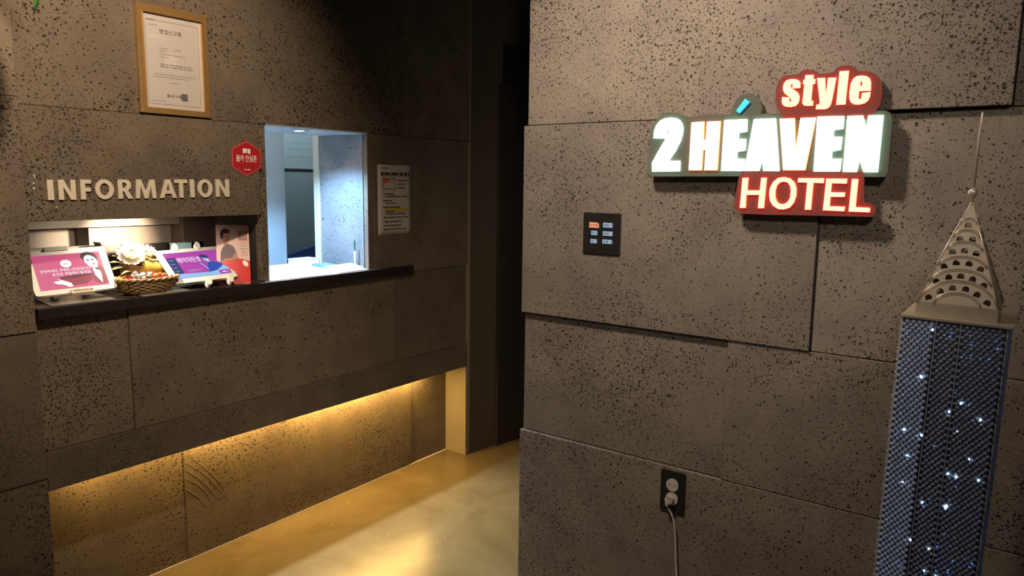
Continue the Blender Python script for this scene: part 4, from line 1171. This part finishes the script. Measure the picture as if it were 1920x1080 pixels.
# ------------------------------------------------------------------ lamp tower
TB = Vector((-0.153, 1.805, 0.0))
tw = thing('tower_lamp', 'tall silver tower lamp with dimpled sides and a pointed arched spire', 'lamp', TB, (0, rad(0.85), 0))
HW = 0.0925
ZT = 1.281
SKIN = flat('dimpled_blue_grey_sheet', (0.38, 0.43, 0.52), 0.28, 0.2, coat=0.3, emit=(0.38, 0.48, 0.75), estr=0.05)
GLASSY = flat('dimpled_smoke_sheet', (0.27, 0.30, 0.36), 0.25, 0.2, coat=0.3, emit=(0.25, 0.38, 0.80), estr=0.014)
GROOVE_SHADE = flat('shaded_dimple_ground', (0.07, 0.085, 0.12), 0.35, 0.2)  # sheet darkened between dimples, shade of the gaps put into the colour
box('core', (-HW + 0.006, HW - 0.006, -HW + 0.006, HW - 0.006, 0.06, ZT), flat('dark_core', (0.02, 0.024, 0.035), 0.5), tw)
box('plinth', (-HW - 0.02, HW + 0.02, -HW - 0.02, HW + 0.02, 0.0, 0.06), STEEL, tw, 0.004)


def dimple_sheet(x0, x1, z0, z1, pitch=0.0112):
    """sheet in the local XZ plane facing -Y with staggered raised diamond dimples"""
    v, f = [(x0, 0, z0), (x1, 0, z0), (x1, 0, z1), (x0, 0, z1)], [(0, 1, 2, 3)]
    r = pitch * 0.44
    row = 0
    z = z0 + pitch * 0.5
    while z < z1 - r:
        x = x0 + pitch * (0.36 if row % 2 else 0.86)
        while x < x1 - 0.7 * r:
            k = len(v)
            jx, jz, jh = (random.uniform(-0.0011, 0.0011) for _ in range(3))
            ring = [(x + r * math.cos(math.pi / 3 * q), -0.0003, z + r * 0.9 * math.sin(math.pi / 3 * q)) for q in range(6)]
            top = [(x + jx + 0.35 * r * math.cos(math.pi * 2 / 3 * q), -0.0052 + jh, z + jz + 0.35 * r * math.sin(math.pi * 2 / 3 * q)) for q in range(3)]
            v += ring + top
            f += [(k + a, k + (a + 1) % 6, k + 6 + c) for a, c in ((0, 0), (1, 1), (2, 1), (3, 2), (4, 2), (5, 0))]
            f += [(k + 1, k + 7, k + 6), (k + 3, k + 8, k + 7), (k + 5, k + 6, k + 8), (k + 6, k + 7, k + 8)]
            x += pitch
        z += pitch * 0.62
        row += 1
    return v, f


random.seed(3)
cuts = [(-HW, -HW + 0.062, SKIN), (-HW + 0.063, -HW + 0.106, GLASSY), (-HW + 0.107, HW, GLASSY)]
for (x0, x1, m_) in cuts:
    v, f = dimple_sheet(x0, x1, 0.06, ZT)
    v = [(a, -HW + b, c) for a, b, c in v]
    mesh('dimpled_sheet', v, f, [GROOVE_SHADE, m_], tw, midx=[0] + [1] * (len(f) - 1))
v, f = dimple_sheet(-HW, HW, 0.06, ZT)
sideme = None
for ang in (90, 180, 270):
    if sideme is None:
        o = mesh('dimpled_sheet', [(a, -HW + b, c) for a, b, c in v], f, [GROOVE_SHADE, GLASSY], tw, midx=[0] + [1] * (len(f) - 1))
        sideme = o.data
    else:
        o = link('dimpled_sheet', sideme, GLASSY, tw)
    o.rotation_euler = (0, 0, rad(ang))
EDGE = flat('clear_edge_bead', (0.46, 0.50, 0.56), 0.2, 0.1)
for (x_, y_) in ((-HW, -HW), (HW, -HW), (-HW, HW), (HW, HW)):
    box('corner_bead', (x_ - 0.0015, x_ + 0.0015, y_ - 0.0015, y_ + 0.0015, 0.06, ZT), EDGE, tw)
for x_ in (-HW + 0.0625, -HW + 0.1065):
    box('seam_bead', (x_ - 0.0009, x_ + 0.0009, -HW - 0.0045, -HW, 0.06, ZT), EDGE, tw)
# small lights shining through the sheet: (u across the front 0..1, height)
LEDB = emissive('blue_white_led', (0.55, 0.78, 1.0), 9.0)
LEDS = emissive('dim_blue_led', (0.16, 0.32, 0.85), 1.6)
bm = bmesh.new(); bmesh.ops.create_icosphere(bm, subdivisions=1, radius=1.0)
ledme = bpy.data.meshes.new('led'); bm.to_mesh(ledme); bm.free(); ledme.materials.append(LEDB)
ledme2 = ledme.copy(); ledme2.materials.clear(); ledme2.materials.append(LEDS)


def led(u, z, r, me):
    o = bpy.data.objects.new('led', me); col.objects.link(o); o.parent = tw
    o.location = (-HW + u * 2 * HW, -HW - 0.0035, z); o.scale = (r * 0.85, r * 0.5, r * 0.85)


for (u, z, r) in ((0.31, 1.262, 0.0026), (0.25, 1.160, 0.0034), (0.56, 1.096, 0.0026), (0.66, 1.118, 0.0028), (0.86, 1.092, 0.0032), (0.14, 1.040, 0.0030), (0.32, 1.035, 0.0028),
                  (0.66, 1.058, 0.0024), (0.80, 1.005, 0.0026), (0.20, 0.985, 0.0024), (0.62, 0.965, 0.0028), (0.70, 0.962, 0.0028), (0.91, 0.965, 0.0026), (0.18, 0.925, 0.0024), (0.64, 0.893, 0.0046),
                  (0.40, 0.890, 0.0024), (0.33, 0.800, 0.0032), (0.52, 0.792, 0.0022), (0.50, 0.740, 0.0024), (0.62, 0.735, 0.0026), (0.40, 0.700, 0.0028), (0.56, 0.700, 0.0026), (0.5, 0.66, 0.003), (0.7, 0.62, 0.003), (0.3, 0.55, 0.003), (0.6, 0.45, 0.003)):
    led(u, z, r, ledme)
rl = random.Random(5)
for i in range(60):
    z = rl.choice([rl.uniform(1.19, 1.27), rl.uniform(0.65, 0.80), rl.uniform(0.8, 1.2)])
    led(rl.uniform(0.28, 0.98), z, rl.uniform(0.0009, 0.0019), ledme2)
for i in range(30):
    led(rl.uniform(0.03, 0.3), rl.uniform(0.65, 1.27), rl.uniform(0.0008, 0.0014), ledme2)

box('cap_plate', (-HW - 0.004, HW + 0.010, -HW - 0.006, HW + 0.006, ZT, ZT + 0.006), STEEL, tw, 0.001)
BWH = 0.0735
box('spire_base', (-BWH, BWH, -BWH, BWH, ZT + 0.006, ZT + 0.034), STEEL, tw, 0.0015)
Z0 = ZT + 0.034
SH = 0.212                                   # vertical height of the spire
SL = math.hypot(SH, BWH)                     # slope height of one face
tilt_ = math.atan2(BWH, SH)
ROWS = [[(0.0, 0.765)], [(-0.078, 0.630), (0.078, 0.630)], [(-0.145, 0.500), (0.0, 0.518), (0.145, 0.500)], [(-0.222, 0.356), (-0.078, 0.398), (0.078, 0.398), (0.222, 0.356)],
        [(-0.288, 0.206), (-0.145, 0.256), (0.0, 0.275), (0.145, 0.256), (0.288, 0.206)], [(-0.356, 0.038), (-0.224, 0.117), (-0.080, 0.158), (0.080, 0.158), (0.224, 0.117), (0.356, 0.038)]]


def arch(u, v, w, h, ang):
    pts = [(-w / 2, -h / 2), (w / 2, -h / 2)]
    for i in range(9):
        a = math.pi * i / 8
        pts.append((w / 2 * math.cos(a), h / 2 - w / 2 + w / 2 * math.sin(a)))
    c, s = math.cos(ang), math.sin(ang)
    return [(u + x * c - y * s, v + x * s + y * c) for x, y in pts]


BW2 = 2 * BWH
holes = []
for r_i, row in enumerate(ROWS):
    for (u, v_) in row:
        holes.append(arch(u * BW2, max(v_, 0.05) * SL, 0.0125, 0.0115, -u * 1.15))
face_o = prism('spire_face', [(-BWH, 0), (BWH, 0), (0.0015, SL), (-0.0015, SL)], -0.0012, 0.0, STEEL, tw, holes=holes)
ribs = []
for (ue, ve, vc) in ((0.098, 0.785, 0.832), (0.158, 0.652, 0.722), (0.214, 0.532, 0.606), (0.300, 0.370, 0.465), (0.378, 0.205, 0.340), (0.486, 0.010, 0.232), (0.284, 0.008, 0.116)):
    pts = []
    for i in range(15):
        s = -1 + 2 * i / 14
        pts.append((s * ue * BW2, (ve + (vc - ve) * math.sqrt(max(0, 1 - 0.94 * s * s)) - (vc - ve) * math.sqrt(0.06) * abs(s) ** 3) * SL, 0.0008))
    ribs.append(pts)


def set_face(o, ang):
    M = Matrix.Rotation(rad(ang), 4, 'Z') @ Matrix.Translation((0, -BWH, Z0)) @ Matrix.Rotation(rad(90) - tilt_, 4, 'X')
    o.location = M.to_translation(); o.rotation_euler = M.to_euler()


set_face(face_o, 0)
rib_me = []
for pts in ribs:
    bm = bmesh.new(); tube_bm(bm, pts, 0.0016, 6)
    pts2 = [(x * 1.0, y - 0.0042, z) for x, y, z in pts]
    tube_bm(bm, pts2, 0.0009, 6)
    o = from_bm('arched_rib', bm, STEEL, face_o, True)
    rib_me.append(o.data)
for ang in (90, 180, 270):
    o = link('spire_face', face_o.data, STEEL, tw); set_face(o, ang)
    for me in rib_me:
        link('arched_rib', me, STEEL, o)
prism('spire_liner', rect(-0.066, 0.066, -0.066, 0.066), Z0 + 0.0005, Z0 + 0.002, BLACK_PLATE, tw)
for (sx, sy) in ((1, 1), (1, -1), (-1, 1), (-1, -1)):
    tube('spire_edge', [(sx * BWH, sy * BWH, Z0), (0, 0, Z0 + SH)], 0.0016, STEEL, tw, 6)
lathe('finial', [(0.0035, SH - 0.012), (0.0025, SH + 0.004), (0.004, SH + 0.006), (0.0075, SH + 0.010), (0.009, SH + 0.016), (0.0075, SH + 0.022), (0.003, SH + 0.026)], STEEL, tw, 16, loc=(0, 0, Z0))
lathe('antenna', [(0.0026, SH + 0.024), (0.0022, SH + 0.178), (0.0010, SH + 0.181)], STEEL, tw, 10, loc=(0, 0, Z0))

# ------------------------------------------------------------------ hanging plant, only a tip dips into the picture
hp = thing('hanging_plant', 'green leaf tip of a hanging plant at the top left corner', 'plant', (-2.2, 0.865, 2.72))
GREEN = flat('fresh_green_leaf', (0.05, 0.22, 0.03), 0.4, noise=0.3, nscale=20)
tube('stem', [(0, 0, 0), (0.01, 0.0, -0.15), (0.0, 0.005, -0.34), (0.0, 0.0, -0.56)], 0.004, GREEN, hp)
for i in range(9):
    z = -0.12 - 0.05 * i
    a = i * 2.4
    leaf('leaf', (0, 0, z), (0.07 * math.cos(a), 0.07 * math.sin(a), z - 0.09), 0.016, GREEN, hp, 0.02)
leaf('leaf', (0.0, 0.0, -0.56), (0.001, 0.006, -0.752), 0.013, GREEN, hp)
